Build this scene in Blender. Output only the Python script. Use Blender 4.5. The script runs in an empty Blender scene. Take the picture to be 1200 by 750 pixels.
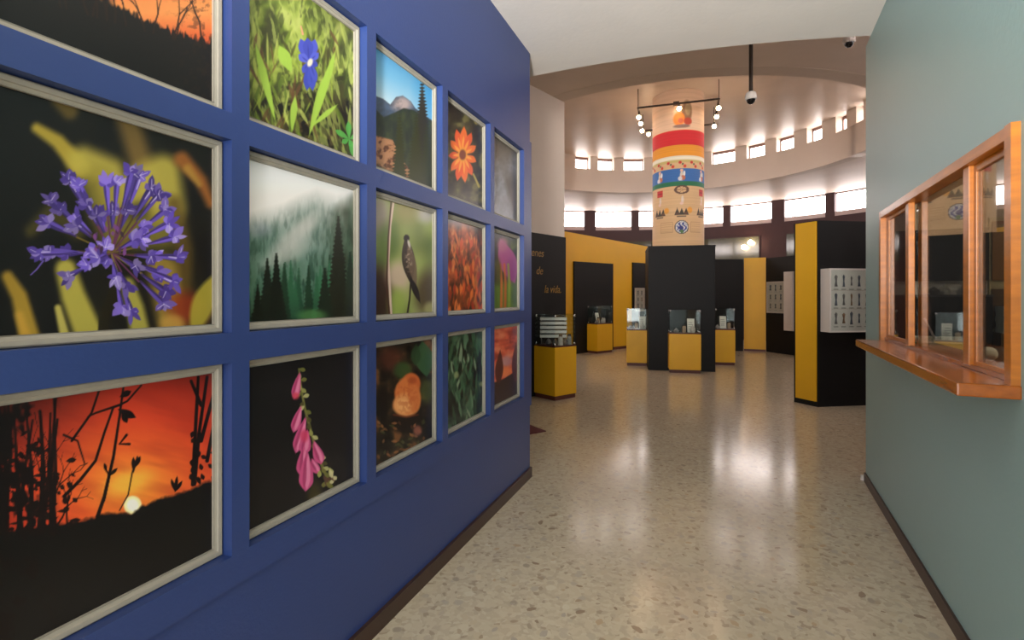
import bpy, bmesh, math, random
import numpy as np
from mathutils import Vector, Matrix

# ---------------------------------------------------------------- camera frame
F = 600.0                      # focal length in pixels of the 1200 px wide picture
HOR = 347.0                    # row of the horizon
H = 1.45                       # eye height
TH = math.atan(231 / F)        # yaw of the camera away from the blue wall's axis
CT, ST = math.cos(TH), math.sin(TH)
scene = bpy.context.scene
col = scene.collection

def W(r, d, z=0.0):
    """(right, forward) seen from the viewpoint -> world"""
    return Vector((r * CT - d * ST, r * ST + d * CT, z))

cam_d = bpy.data.cameras.new('camera')
cam = bpy.data.objects.new('camera', cam_d)
col.objects.link(cam)
cam.location = (0, 0, H)
cam.rotation_euler = (math.pi / 2, 0, TH)
cam_d.sensor_width = 36.0
cam_d.lens = 36.0 * F / 1200
cam_d.shift_y = -(375 - HOR) / 1200
cam_d.clip_start = 0.02
scene.camera = cam

# ---------------------------------------------------------------- light
world = bpy.data.worlds.new('daylight')
scene.world = world
world.use_nodes = True
wb = world.node_tree.nodes['Background']
wb.inputs[0].default_value = (0.86, 0.92, 1.0, 1)
wb.inputs[1].default_value = 0.5

def area(name, loc, rot, sx, sy, power, color):
    l = bpy.data.lights.new(name, 'AREA')
    l.shape = 'RECTANGLE'; l.size = sx; l.size_y = sy; l.energy = power; l.color = color
    o = bpy.data.objects.new(name, l); col.objects.link(o)
    o.location = loc; o.rotation_euler = rot
    return o
# unseen area light added behind the viewer, as entrance daylight for the passage
area('entrance_fill_light', (-0.3, -4.6, 1.75), (math.radians(90), 0, 0), 8.6, 3.2, 440, (0.97, 0.99, 1.0))
# fill spot added behind the viewer to brighten the passage ceiling
_l = bpy.data.lights.new('ceiling_fill_spot', 'SPOT'); _l.energy = 1600; _l.color = (1.0, 0.97, 0.94); _l.spot_size = math.radians(62); _l.spot_blend = 0.9; _l.shadow_soft_size = 0.25
_o = bpy.data.objects.new('ceiling_fill_spot', _l); col.objects.link(_o); _o.location = (0.0, -1.6, 1.85)
_o.rotation_euler = (Vector((-0.25, 4.6, 3.9)) - _o.location).to_track_quat('-Z', 'Y').to_euler()
PANE_LOW, PANE_HIGH = 8.5, 8.5
scene.view_settings.view_transform = 'Standard'
scene.view_settings.look = 'None'
scene.view_settings.exposure = 0.15
scene.view_settings.gamma = 1.0
scene.view_settings.use_curve_mapping = False

# ---------------------------------------------------------------- helpers
def lin(c):
    c = np.asarray(c, float) / 255.0
    return np.where(c <= 0.04045, c / 12.92, ((c + 0.055) / 1.055) ** 2.4)

MATS = {}
def mat(name, rgb, rough=0.6, metal=0.0, var=0.06, scale=6.0, bump=0.0, bscale=60.0, spec=0.5, coat=0.0, stretch=None):
    if name in MATS: return MATS[name]
    m = bpy.data.materials.new(name); m.use_nodes = True
    nt = m.node_tree; b = nt.nodes['Principled BSDF']
    c = lin(rgb)
    tc = nt.nodes.new('ShaderNodeTexCoord')
    src = tc.outputs['Object']
    if stretch:
        mp = nt.nodes.new('ShaderNodeMapping'); mp.inputs['Scale'].default_value = stretch
        nt.links.new(src, mp.inputs[0]); src = mp.outputs[0]
    nz = nt.nodes.new('ShaderNodeTexNoise'); nz.inputs['Scale'].default_value = scale; nz.inputs['Detail'].default_value = 4
    nt.links.new(src, nz.inputs['Vector'])
    mx = nt.nodes.new('ShaderNodeMix'); mx.data_type = 'RGBA'
    nt.links.new(nz.outputs['Fac'], mx.inputs['Factor'])
    mx.inputs[6].default_value = (*np.clip(c * (1 - 2 * var), 0, 1), 1)
    mx.inputs[7].default_value = (*np.clip(c * (1 + 2 * var), 0, 1), 1)
    nt.links.new(mx.outputs[2], b.inputs['Base Color'])
    b.inputs['Roughness'].default_value = rough
    b.inputs['Metallic'].default_value = metal
    b.inputs['Specular IOR Level'].default_value = spec
    b.inputs['Coat Weight'].default_value = coat
    b.inputs['Coat Roughness'].default_value = 0.12
    if bump > 0:
        n2 = nt.nodes.new('ShaderNodeTexNoise'); n2.inputs['Scale'].default_value = bscale; n2.inputs['Detail'].default_value = 3
        nt.links.new(src, n2.inputs['Vector'])
        bp = nt.nodes.new('ShaderNodeBump'); bp.inputs['Strength'].default_value = bump; bp.inputs['Distance'].default_value = 0.01
        nt.links.new(n2.outputs['Fac'], bp.inputs['Height']); nt.links.new(bp.outputs[0], b.inputs['Normal'])
    MATS[name] = m
    return m

def mat_emit(name, rgb, strength):
    if name in MATS: return MATS[name]
    m = bpy.data.materials.new(name); m.use_nodes = True
    b = m.node_tree.nodes['Principled BSDF']
    b.inputs['Base Color'].default_value = (*lin(rgb), 1)
    b.inputs['Emission Color'].default_value = (*lin(rgb), 1)
    b.inputs['Emission Strength'].default_value = strength
    MATS[name] = m
    return m

def mat_glass(name, tint=(1, 1, 1), refl=1.0):
    if name in MATS: return MATS[name]
    m = bpy.data.materials.new(name); m.use_nodes = True
    nt = m.node_tree; nt.nodes.clear()
    out = nt.nodes.new('ShaderNodeOutputMaterial')
    tr = nt.nodes.new('ShaderNodeBsdfTransparent'); tr.inputs[0].default_value = (*tint, 1)
    gl = nt.nodes.new('ShaderNodeBsdfGlossy'); gl.inputs['Roughness'].default_value = 0.02
    ge = nt.nodes.new('ShaderNodeNewGeometry')
    dt = nt.nodes.new('ShaderNodeVectorMath'); dt.operation = 'DOT_PRODUCT'
    nt.links.new(ge.outputs['Normal'], dt.inputs[0]); nt.links.new(ge.outputs['Incoming'], dt.inputs[1])
    def mth(op, a, b=None, clamp=False):
        n = nt.nodes.new('ShaderNodeMath'); n.operation = op; n.use_clamp = clamp
        for i, v in enumerate((a, b)):
            if v is None: continue
            if isinstance(v, (int, float)): n.inputs[i].default_value = v
            else: nt.links.new(v, n.inputs[i])
        return n.outputs[0]
    om = mth('SUBTRACT', 1.0, mth('ABSOLUTE', dt.outputs['Value']), True)
    sch = mth('ADD', mth('MULTIPLY', mth('POWER', om, 5.0), 0.96), 0.04)     # reflectance of plain glass by angle
    mx = nt.nodes.new('ShaderNodeMixShader')
    nt.links.new(mth('MULTIPLY', sch, refl, True), mx.inputs[0])
    nt.links.new(tr.outputs[0], mx.inputs[1]); nt.links.new(gl.outputs[0], mx.inputs[2]); nt.links.new(mx.outputs[0], out.inputs[0])
    MATS[name] = m
    return m

def mat_attr(name, rough=0.3, spec=0.5):
    if name in MATS: return MATS[name]
    m = bpy.data.materials.new(name); m.use_nodes = True
    nt = m.node_tree; b = nt.nodes['Principled BSDF']
    a = nt.nodes.new('ShaderNodeAttribute'); a.attribute_name = 'Col'
    nt.links.new(a.outputs['Color'], b.inputs['Base Color'])
    b.inputs['Roughness'].default_value = rough; b.inputs['Specular IOR Level'].default_value = spec
    MATS[name] = m
    return m

def tag(o, label=None, cat=None, group=None, kind=None):
    if label: o['label'] = label
    if cat: o['category'] = cat
    if group: o['group'] = group
    if kind: o['kind'] = kind
    return o

def empty(name, loc, rz=0.0):
    o = bpy.data.objects.new(name, None); col.objects.link(o)
    o.empty_display_size = 0.1
    o.location = loc; o.rotation_euler = (0, 0, rz)
    return o

class MB:
    """collects simple shapes and links them as one mesh object"""
    def __init__(s): s.v, s.f = [], []
    def add(s, vs, fs):
        n = len(s.v); s.v += [tuple(p) for p in vs]; s.f += [tuple(i + n for i in f) for f in fs]; return s
    def box(s, a, b):
        (x0, y0, z0), (x1, y1, z1) = a, b
        return s.add([(x0,y0,z0),(x1,y0,z0),(x1,y1,z0),(x0,y1,z0),(x0,y0,z1),(x1,y0,z1),(x1,y1,z1),(x0,y1,z1)],
                     [(3,2,1,0),(4,5,6,7),(0,1,5,4),(1,2,6,5),(2,3,7,6),(3,0,4,7)])
    def prism(s, pts, z0, z1):
        """plan polygon (counter-clockwise) from z0 to z1; z1 may be a list"""
        n = len(pts); zt = z1 if isinstance(z1, (list, tuple)) else [z1] * n
        ar = sum(pts[i][0]*pts[(i+1)%n][1]-pts[(i+1)%n][0]*pts[i][1] for i in range(n))
        if ar < 0: pts = pts[::-1]; zt = list(zt)[::-1]
        vs = [(p[0], p[1], z0) for p in pts] + [(p[0], p[1], z) for p, z in zip(pts, zt)]
        fs = [tuple(range(n - 1, -1, -1)), tuple(range(n, 2 * n))]
        fs += [(i, (i + 1) % n, n + (i + 1) % n, n + i) for i in range(n)]
        return s.add(vs, fs)
    def lathe(s, prof, n=16, c=(0, 0, 0)):
        vs, fs = [], []
        for k in range(n):
            a = 2 * math.pi * k / n
            vs += [(c[0] + r * math.cos(a), c[1] + r * math.sin(a), c[2] + z) for r, z in prof]
        m = len(prof)
        for k in range(n):
            for j in range(m - 1):
                a, b = k * m + j, ((k + 1) % n) * m + j
                fs.append((a, b, b + 1, a + 1))
        return s.add(vs, fs)
    def tube(s, p, q, r, n=8):
        p, q = Vector(p), Vector(q); d = (q - p).normalized()
        u = d.orthogonal().normalized(); w = d.cross(u)
        vs = []
        for e in (p, q):
            vs += [tuple(e + r * (math.cos(2*math.pi*k/n) * u + math.sin(2*math.pi*k/n) * w)) for k in range(n)]
        fs = [(k, (k+1) % n, n + (k+1) % n, n + k) for k in range(n)] + [tuple(range(n-1, -1, -1)), tuple(range(n, 2*n))]
        return s.add(vs, fs)
    def build(s, name, m, parent=None, smooth=False, bevel=0.0, loc=None):
        me = bpy.data.meshes.new(name)
        v = s.v if loc is None else [(p[0]-loc[0], p[1]-loc[1], p[2]-loc[2]) for p in s.v]
        me.from_pydata(v, [], s.f); me.update()
        bm = bmesh.new(); bm.from_mesh(me)
        bmesh.ops.remove_doubles(bm, verts=bm.verts, dist=1e-5)
        bmesh.ops.recalc_face_normals(bm, faces=bm.faces)
        if bevel > 0:
            bmesh.ops.bevel(bm, geom=[e for e in bm.edges if len(e.link_faces) == 2 and e.calc_face_angle(0) > 0.5], offset=bevel, segments=2, profile=0.6, affect='EDGES')
        bm.to_mesh(me); bm.free()
        if smooth:
            for p in me.polygons: p.use_smooth = True
            try: me.set_sharp_from_angle(angle=math.radians(40))
            except Exception: pass
        me.materials.append(m)
        o = bpy.data.objects.new(name, me); col.objects.link(o)
        if loc is not None: o.location = loc
        if parent: o.parent = parent
        return o

def struct(o): o['kind'] = 'structure'; return o

# round hall: centre and radii in viewer-aligned plan coordinates
CR, CD = 3.38, 11.07
R_IN, R_OUT = 4.0, 7.25
Z_CEIL, Z_SOFFIT, Z_TOP = 3.40, 4.50, 5.52
CW = W(CR, CD)
def pol(R, phi):              # phi in degrees, 90 = straight away from the viewer
    a = math.radians(phi); return W(CR + R * math.cos(a), CD + R * math.sin(a))
def arc(R0, R1, p0, p1, z0, z1, n=None, mb=None):
    n = n or max(2, int(abs(p1 - p0) / 3)); mb = mb or MB()
    vs, fs = [], []
    for k in range(n + 1):
        p = p0 + (p1 - p0) * k / n
        a, b = pol(R0, p), pol(R1, p)
        vs += [(a.x,a.y,z0),(b.x,b.y,z0),(b.x,b.y,z1),(a.x,a.y,z1)]
    for k in range(n):
        i = 4 * k; j = i + 4
        fs += [(i,i+1,j+1,j),(i+1,i+2,j+2,j+1),(i+2,i+3,j+3,j+2),(i+3,i,j,j+3)]
    fs += [(0,3,2,1),(4*n,4*n+1,4*n+2,4*n+3)]
    return mb.add(vs, fs)
def phi_at(px, R):            # angle on a cylinder of radius R (far side) met by the sight line through column px
    k = (px - 600) / F
    A, B, Cc = k*k + 1, -2*(k*CR + CD), CR*CR + CD*CD - R*R
    d = (-B + math.sqrt(B*B - 4*A*Cc)) / (2*A)
    return math.degrees(math.atan2(d - CD, k*d - CR))
def G(px, py, z=0.0):         # plan point (r, d) where the sight line meets the level z
    d = F * (H - z) / (py - HOR); return ((px - 600) / F * d, d)

# ---------------------------------------------------------------- materials
M_blue = mat('blue_paint', (42, 62, 116), 0.40, var=0.04, scale=1.5, bump=0.06, bscale=90)
M_blue_edge = M_blue
M_teal = mat('teal_paint', (142, 172, 170), 0.45, var=0.03, scale=1.2, bump=0.08, bscale=40)
M_white = mat('offwhite_paint', (214, 200, 186), 0.6, var=0.03, scale=2)
M_ceil = mat('ceiling_plaster', (226, 220, 212), 0.8, var=0.03, scale=2.5, bump=0.1, bscale=30)
M_soff = mat('soffit_boards', (226, 210, 197), 0.40, var=0.05, scale=2.0, bump=0.05, bscale=25, spec=0.4)
M_ring = mat('soffit_ring_boards', (226, 210, 197), 0.5, var=0.05, scale=2.0, bump=0.05, bscale=25, spec=0.22)
M_drum = mat('drum_plaster', (214, 198, 184), 0.6, var=0.03, scale=2)
M_maroon = mat('maroon_paint', (58, 28, 31), 0.5, var=0.08, scale=3)
M_skirt = mat('dark_brown_skirting', (58, 38, 30), 0.45, var=0.1, scale=5)
M_black = mat('matt_black_board', (11, 10, 10), 0.6, var=0.1, scale=4, spec=0.3)
M_yellow = mat('yellow_board', (222, 168, 18), 0.5, var=0.04, scale=2)
M_trim_red = mat('red_brown_trim', (86, 40, 32), 0.5, var=0.08)
M_frame = mat('grey_wood_moulding', (158, 152, 138), 0.5, var=0.06, scale=30)
M_wood = mat('varnished_wood', (176, 102, 18), 0.35, var=0.22, scale=7, coat=0.12, stretch=(1, 1, 6), bump=0.03)
M_wood_h = mat('varnished_wood_board', (152, 80, 14), 0.25, var=0.25, scale=6, coat=0.3, stretch=(5, 1, 8), bump=0.03)
M_metal = mat('dark_metal', (62, 52, 46), 0.45, metal=0.6, var=0.05)
M_chrome = mat('brushed_steel', (190, 190, 188), 0.25, metal=1.0, var=0.03)
M_case = mat('white_case', (206, 198, 190), 0.55, var=0.03)
M_paper = mat('paper_grey', (186, 172, 158), 0.8, var=0.06, scale=20)
M_glass = mat_glass('clear_glass', (0.94, 0.97, 0.96), 1.0)
M_glass_win = mat_glass('window_glass', (0.80, 0.82, 0.80), 1.7)
M_lamp = mat_emit('lamp_globe', (255, 214, 170), 45)
M_pane_low = mat_emit('daylit_pane', (255, 246, 244), PANE_LOW)
M_pane_high = mat_emit('daylit_pane_high', (255, 246, 242), PANE_HIGH)
M_winframe = mat('window_frame_brown', (120, 92, 84), 0.5)
M_sill = mat('window_sill_grey', (196, 178, 176), 0.6)

def floor_material():
    m = bpy.data.materials.new('terrazzo'); m.use_nodes = True
    nt = m.node_tree; b = nt.nodes['Principled BSDF']; L = nt.links.new
    tc = nt.nodes.new('ShaderNodeTexCoord')
    nz = nt.nodes.new('ShaderNodeTexNoise'); nz.inputs['Scale'].default_value = 9; nz.inputs['Detail'].default_value = 3
    L(tc.outputs['Object'], nz.inputs['Vector'])
    sub = nt.nodes.new('ShaderNodeVectorMath'); sub.operation = 'SCALE'; sub.inputs['Scale'].default_value = 0.06
    L(nz.outputs['Color'], sub.inputs[0])
    add = nt.nodes.new('ShaderNodeVectorMath'); L(tc.outputs['Object'], add.inputs[0]); L(sub.outputs[0], add.inputs[1])
    def chips(scale, rnd):
        v = nt.nodes.new('ShaderNodeTexVoronoi'); v.inputs['Scale'].default_value = scale; v.inputs['Randomness'].default_value = rnd
        L(add.outputs[0], v.inputs['Vector']); return v
    v1, v2 = chips(17, 1.0), chips(48, 1.0)
    def ramp(src, stops):
        r = nt.nodes.new('ShaderNodeValToRGB'); r.color_ramp.interpolation = 'CONSTANT'
        e = r.color_ramp.elements
        while len(e) < len(stops): e.new(0.5)
        for el, (p, c) in zip(e, stops): el.position = p; el.color = (*(lin(c) * (1.0, 1.05, 1.10)), 1)
        sp = nt.nodes.new('ShaderNodeSeparateColor'); L(src.outputs['Color'], sp.inputs[0]); L(sp.outputs[0], r.inputs[0]); return r
    A, B_, Cc = (196, 180, 153), (190, 173, 147), (184, 168, 145)
    r1 = ramp(v1, [(0, A), (0.22, B_), (0.4, (200, 185, 158)), (0.56, Cc), (0.68, (180, 166, 146)), (0.78, (192, 174, 146)), (0.92, (166, 151, 131)), (0.96, (204, 191, 165))])
    r2 = ramp(v2, [(0, A), (0.35, B_), (0.6, (199, 184, 157)), (0.8, (184, 167, 142)), (0.95, (168, 150, 127))])
    ms = nt.nodes.new('ShaderNodeMapRange'); ms.inputs[1].default_value = 0.30; ms.inputs[2].default_value = 0.42
    L(v1.outputs['Distance'], ms.inputs[0])
    mx = nt.nodes.new('ShaderNodeMix'); mx.data_type = 'RGBA'
    L(ms.outputs[0], mx.inputs['Factor']); L(r1.outputs[0], mx.inputs[6]); L(r2.outputs[0], mx.inputs[7])
    L(mx.outputs[2], b.inputs['Base Color'])
    n2 = nt.nodes.new('ShaderNodeTexNoise'); n2.inputs['Scale'].default_value = 3.0; L(tc.outputs['Object'], n2.inputs['Vector'])
    rr = nt.nodes.new('ShaderNodeMapRange'); rr.inputs[3].default_value = 0.13; rr.inputs[4].default_value = 0.19
    L(n2.outputs['Fac'], rr.inputs[0]); L(rr.outputs[0], b.inputs['Roughness'])
    b.inputs['Specular IOR Level'].default_value = 0.42
    bp = nt.nodes.new('ShaderNodeBump'); bp.inputs['Strength'].default_value = 0.03; bp.inputs['Distance'].default_value = 0.003
    L(v1.outputs['Distance'], bp.inputs['Height']); L(bp.outputs[0], b.inputs['Normal'])
    return m
M_floor = floor_material()

# ================================================================ STRUCTURE
floor = struct(MB().box((-9, -5.5, -0.2), (13, 22, 0)).build('floor', M_floor))

# chips of marble set in the polished floor, the ones that read singly
rng = random.Random(5)
chip_cols = [(178,162,138),(168,151,128),(186,173,153),(174,164,149),(184,163,134),(152,134,113),(204,190,164)]
chip_mats = [mat('marble_chip_%d' % i, c, 0.15, var=0.1, scale=25) for i, c in enumerate(chip_cols)]
chip_meshes = []
for i in range(21):
    n = rng.randint(5, 9); base = rng.uniform(0, 6.28)
    pts = []
    for k in range(n):
        a = base + 2 * math.pi * (k + rng.uniform(-.3, .3)) / n; rr = rng.uniform(.6, 1.0)
        pts.append((rr * math.cos(a), rr * math.sin(a) * 0.6))
    o = MB().prism(pts, -0.5, 1.0).build('marble_chip', chip_mats[i % 7])
    chip_meshes.append(o.data); bpy.data.objects.remove(o)
placed = []
tries = 0
while len(placed) < 300 and tries < 20000:
    tries += 1
    px, py = rng.uniform(440, 1120), 470 + 285 * rng.random() ** 0.75
    r, d = G(px, py); p = W(r, d)
    if p.x < -1.20 or p.x > 0.68 + 0.0759 * p.y or (p.y > 3.7 and p.x < -1.0): continue
    if any((p.x - q[0])**2 + (p.y - q[1])**2 < 0.07**2 for q in placed): continue
    placed.append((p.x, p.y))
    o = bpy.data.objects.new('marble_chip', rng.choice(chip_meshes)); col.objects.link(o)
    s = rng.choice([.014, .018, .022, .026, .034])
    o.location = (p.x, p.y, 0); o.scale = (s, s, 0.0006); o.rotation_euler = (0, 0, rng.uniform(0, 6.28)); o.parent = floor

# --- blue picture wall (front face of the lattice at x = -A)
A = 1.331
Y_END = 3.892
X0 = -A - 0.014
def lz(name, a, b, m=M_blue): return MB().box(a, b).build(name, m, wall_left)
wall_left = struct(MB().box((-A-0.26, 0.06, 0), (-A-0.062, Y_END, Z_CEIL)).build('wall_left', M_blue))
lz('wall_panel', (-A-0.062, 0.06, 0), (X0, Y_END, 0.60))
lz('wall_panel', (-A-0.062, 0.06, 2.66), (X0, Y_END, Z_CEIL))
OPW, PER, Y0C = 0.580, 0.6475, 0.5425
rows = [(0.671, 1.251), (1.339, 1.917), (1.997, 2.577)]
cols_ = [(Y0C + PER * k, Y0C + PER * k + 0.585) for k in range(5)]
zr = [0.578, rows[0][0], rows[0][1], rows[1][0], rows[1][1], rows[2][0], rows[2][1], 2.68]
for i in range(4):
    lz('rail', (-A-0.062, 0.06, zr[2*i]), (-A, Y_END, zr[2*i+1]))
ye = [0.06] + [v for c in cols_ for v in c] + [Y_END]
for (z0, z1) in rows:
    for k in range(6):
        lz('stile', (-A-0.062, ye[2*k], z0), (-A, ye[2*k+1], z1))
struct(MB().box((-A-0.02, 0.06, 0), (-A+0.004, Y_END+0.004, 0.078)).build('baseboard_left', M_skirt))

# --- teal wall with the service window
THR = math.atan(285 / F); eR = (math.sin(THR), math.cos(THR)); nR = (math.cos(THR), -math.sin(THR))
AR = 0.781
def RW(lat, s, z=0.0): return W(lat * nR[0] + s * eR[0], lat * nR[1] + s * eR[1], z)
def rbox(mb, l0, l1, s0, s1, z0, z1):
    return mb.prism([RW(l0, s0), RW(l1, s0), RW(l1, s1), RW(l0, s1)], z0, z1)
S_END = 4.80
WS0, WS1, WZ0, WZ1 = 2.215, 4.226, 1.11, 2.02
T = 0.05
mb = MB()
rbox(mb, AR, AR+T, 0.1, WS0+0.02, 0, Z_CEIL); rbox(mb, AR, AR+T, WS1-0.02, S_END, 0, Z_CEIL)
rbox(mb, AR, AR+T, WS0+0.02, WS1-0.02, 0, WZ0); rbox(mb, AR, AR+T, WS0+0.02, WS1-0.02, WZ1-0.02, Z_CEIL)
wall_right = struct(mb.build('wall_right', M_teal))
struct(rbox(MB(), AR-0.012, AR+0.02, 0.1, S_END+0.006, 0, 0.07).build('baseboard_right', M_skirt))

# --- low passage ceiling: a deep slab ending on the circle of the hall
pts = [(-A-0.26, 0.06), (0.92, 0.06)]
pts += [tuple(RW(AR+T, s).xy) for s in (0.3, 2, 4, 4.7)]
for k in range(13):
    p = pol(R_OUT + 0.02, -95.2 - 27 * k / 12); pts.append((p.x, p.y))
pts += [(-A-0.26, 4.0)]
struct(MB().prism(pts, Z_CEIL, Z_SOFFIT).build('ceiling', M_ceil))

# entrance lobby behind the viewer
struct(MB().box((-4.5, -5.5, Z_CEIL), (4.5, 0.06, Z_CEIL+0.15)).build('ceiling_lobby', M_ceil))
struct(MB().box((-4.6, -5.5, 0), (-4.5, 0.06, Z_CEIL)).build('wall_lobby_left', M_white))
struct(MB().box((4.5, -5.5, 0), (4.6, 0.06, Z_CEIL)).build('wall_lobby_right', M_white))
struct(MB().box((-4.5, 0.06, 0), (-A-0.26, 0.16, Z_CEIL)).build('wall_lobby_inner', M_white))
struct(MB().box((0.93, 0.06, 0), (4.5, 0.16, Z_CEIL)).build('wall_lobby_inner', M_white))

# --- the hall: soffit ring, drum, upper ceiling
struct(arc(R_IN+0.1, R_OUT+0.3, 0, 360, Z_SOFFIT, Z_SOFFIT+0.12, 120).build('ceiling', M_ring))
struct(arc(0.02, R_IN+0.3, 0, 360, Z_TOP, Z_TOP+0.1, 96).build('ceiling', M_soff))
ZU0, ZU1 = 5.15, 5.47
drum = struct(arc(R_IN, R_IN+0.27, 0, 360, Z_SOFFIT-0.002, ZU0, 120).build('wall_drum', M_drum, smooth=True))

up_px = [(672,690),(699,718),(730,754),(764,778),(835,863),(877,899),(913,934),(950,968),(985,998),(1010,1019)]
up = [(phi_at(b, R_IN+0.12), phi_at(a, R_IN+0.12)) for a, b in up_px]
up = sorted(up)
# the rest of the ring keeps the mean spacing
step = 13.2; wdt = 7.4
c_lo, c_hi = up[0][0] - 5.5, up[-1][1] + 5.5
allup = list(up)
p = c_lo
while p > c_hi - 360 + wdt:
    allup.append((p - wdt, p)); p -= step
allup = sorted(allup)
wn = 0
for i, (p0, p1) in enumerate(allup):
    q = allup[(i + 1) % len(allup)][0] + (360 if i == len(allup) - 1 else 0)
    if q - p1 > 0.2: arc(R_IN, R_IN+0.27, p1, q, ZU0, Z_TOP, 3).build('pier', M_drum, drum)
    wn += 1
    w = struct(MB().build('window_%d' % wn, M_winframe)) if False else None
    mb = MB()
    arc(R_IN+0.17, R_IN+0.22, p0, p1, ZU0, ZU0+0.025, 2, mb); arc(R_IN+0.17, R_IN+0.22, p0, p1, ZU1-0.02, Z_TOP, 2, mb)
    arc(R_IN+0.17, R_IN+0.22, p0, p0+0.35, ZU0, ZU1, 1, mb); arc(R_IN+0.17, R_IN+0.22, p1-0.35, p1, ZU0, ZU1, 1, mb)
    w = struct(mb.build('window_%d' % wn, M_winframe))
    arc(R_IN+0.20, R_IN+0.21, p0+0.3, p1-0.3, ZU0+0.02, ZU1-0.01, 2).build('pane', M_pane_high, w)

# --- outer wall with the lower clerestory
P_GAP0, P_GAP1 = -88.5, -122.0
wall_round = struct(arc(R_OUT, R_OUT+0.28, P_GAP0, 360 + P_GAP1, 0, 3.80, 110).build('wall_round', M_maroon, smooth=True))
lo_px = [(646,685),(698,740),(749,790),(808,847),(856,904),(919,967),(978,1024)]
lo = sorted([(phi_at(b, R_OUT), phi_at(a, R_OUT)) for a, b in lo_px])
p = lo[0][0] - 2.2
while p > P_GAP0 + 14:
    lo.append((p - 11.5, p)); p -= 13.7
p = max(q[1] for q in lo) + 2.2
while p < 360 + P_GAP1 - 16:
    lo.append((p, p + 11.5)); p += 13.7
lo = sorted(lo)
edges = [P_GAP0] + [v for q in lo for v in q] + [360 + P_GAP1]
for k in range(0, len(edges), 2):
    arc(R_OUT, R_OUT+0.28, edges[k], edges[k+1], 3.80, Z_SOFFIT, 2).build('post', M_maroon, wall_round)
for i, (p0, p1) in enumerate(lo):
    wn += 1
    mb = MB()
    arc(R_OUT+0.015, R_OUT+0.16, p0, p1, 3.80, 3.93, 4, mb)
    w = struct(mb.build('window_%d' % wn, M_sill))
    arc(R_OUT+0.11, R_OUT+0.16, p0, p1, 4.46, Z_SOFFIT, 4).build('frame', M_winframe, w)
    n = 6
    for k in range(n):
        a, b = p0 + (p1 - p0) * k / n, p0 + (p1 - p0) * (k + 1) / n
        arc(R_OUT+0.13, R_OUT+0.14, a+0.05, b-0.05, 3.93, 4.46, 1).build('pane', M_pane_low, w)
        if k: arc(R_OUT+0.12, R_OUT+0.15, a-0.05, a+0.05, 3.93, 4.46, 1).build('glazing_bar', M_sill, w)

# --- glazed panels set into the maroon wall behind the exhibits
M_band = mat('grey_green_glazing', (74, 76, 62), 0.08, var=0.35, scale=1.6, spec=0.8)
for i, (a, b) in enumerate([(652,692),(700,796),(800,891),(921,936),(945,985)]):
    p0, p1 = phi_at(b, R_OUT), phi_at(a, R_OUT)
    wn += 1
    w = struct(arc(R_OUT-0.03, R_OUT+0.01, p0, p1, 2.45, 3.42, 3).build('window_%d' % wn, M_maroon))
    arc(R_OUT-0.045, R_OUT-0.028, p0+0.25, p1-0.25, 2.50, 3.39, 3).build('pane', M_band, w)

# --- radial white partition on the left, closing wall behind the blue one
pa, pb = pol(R_OUT+0.1, -130.3), pol(3.95, -130.3)
dv = (pb - pa).normalized(); nv = Vector((dv.y, -dv.x, 0))      # nv points to the passage side
def PW(t, off, z=0.0):        # t metres back from the partition's end, off towards the viewer
    p = pb - dv * t + nv * off; return Vector((p.x, p.y, z))
Lp = (pb - pa).length
struct(MB().prism([PW(0,0), PW(0,-0.18), PW(Lp,-0.18), PW(Lp,0)], 0, Z_SOFFIT).build('wall_partition', M_white))
q0, q1 = pol(R_OUT, -121.5), Vector((-A-0.26, Y_END-0.15, 0))
struct(MB().prism([(q0.x,q0.y), (q1.x,q1.y), (q1.x-0.15,q1.y-0.02), (q0.x-0.1,q0.y+0.12)], 0, Z_SOFFIT).build('wall_return', M_white))

# --- little office behind the service window
LB, S0 = AR + 2.5, 0.4
M_beige = mat('office_beige', (206, 184, 160), 0.7, var=0.03)
struct(rbox(MB(), AR+T, LB, S_END-0.1, S_END, 0, Z_SOFFIT).build('wall_office_far', M_beige))
struct(rbox(MB(), LB, LB+0.1, S0, S_END, 0, 2.9).build('wall_office_back', M_beige))
struct(rbox(MB(), AR+T, LB, S0-0.1, S0, 0, 2.9).build('wall_office_near', M_beige))
struct(rbox(MB(), AR+T, LB+0.1, S0-0.1, S_END, 2.9, 3.0).build('ceiling_office', M_ceil))

# --- service window: wooden frame, mullions and glass
mb = MB()
w = struct(rbox(mb, AR-0.025, AR+T, WS0, WS0+0.05, 1.154, WZ1).build('window_%d' % (wn+1), M_wood)); wn += 1
def wp(name, l0, l1, s0, s1, z0, z1, m=M_wood, bevel=0.003): return rbox(MB(), l0, l1, s0, s1, z0, z1).build(name, m, w, bevel=bevel)
wp('jamb', AR-0.02, AR+T, WS1-0.05, WS1, WZ0, WZ1)
wp('frame_head', AR-0.02, AR+T, WS0+0.05, WS1-0.05, WZ1-0.045, WZ1)
wp('track_rail', AR+0.002, AR+T, WS0+0.05, WS1-0.05, 1.155, 1.175, M_wood_h)
wp('mullion', AR-0.004, AR+0.026, 3.552, 3.616, 1.17, WZ1-0.045)
wp('mullion', AR-0.004, AR+0.024, 2.654, 2.716, 1.17, WZ1-0.045)
wp('sash', AR+0.012, AR+0.03, WS1-0.12, WS1-0.05, 1.17, WZ1-0.045)
wp('sash', AR+0.012, AR+0.03, 2.63, 2.654, 1.17, WZ1-0.045)
wp('sash_rail', AR+0.012, AR+0.03, 3.616, WS1-0.12, 1.17, 1.195)
wp('sash_rail', AR+0.012, AR+0.03, 3.616, WS1-0.12, WZ1-0.07, WZ1-0.045)
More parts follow.
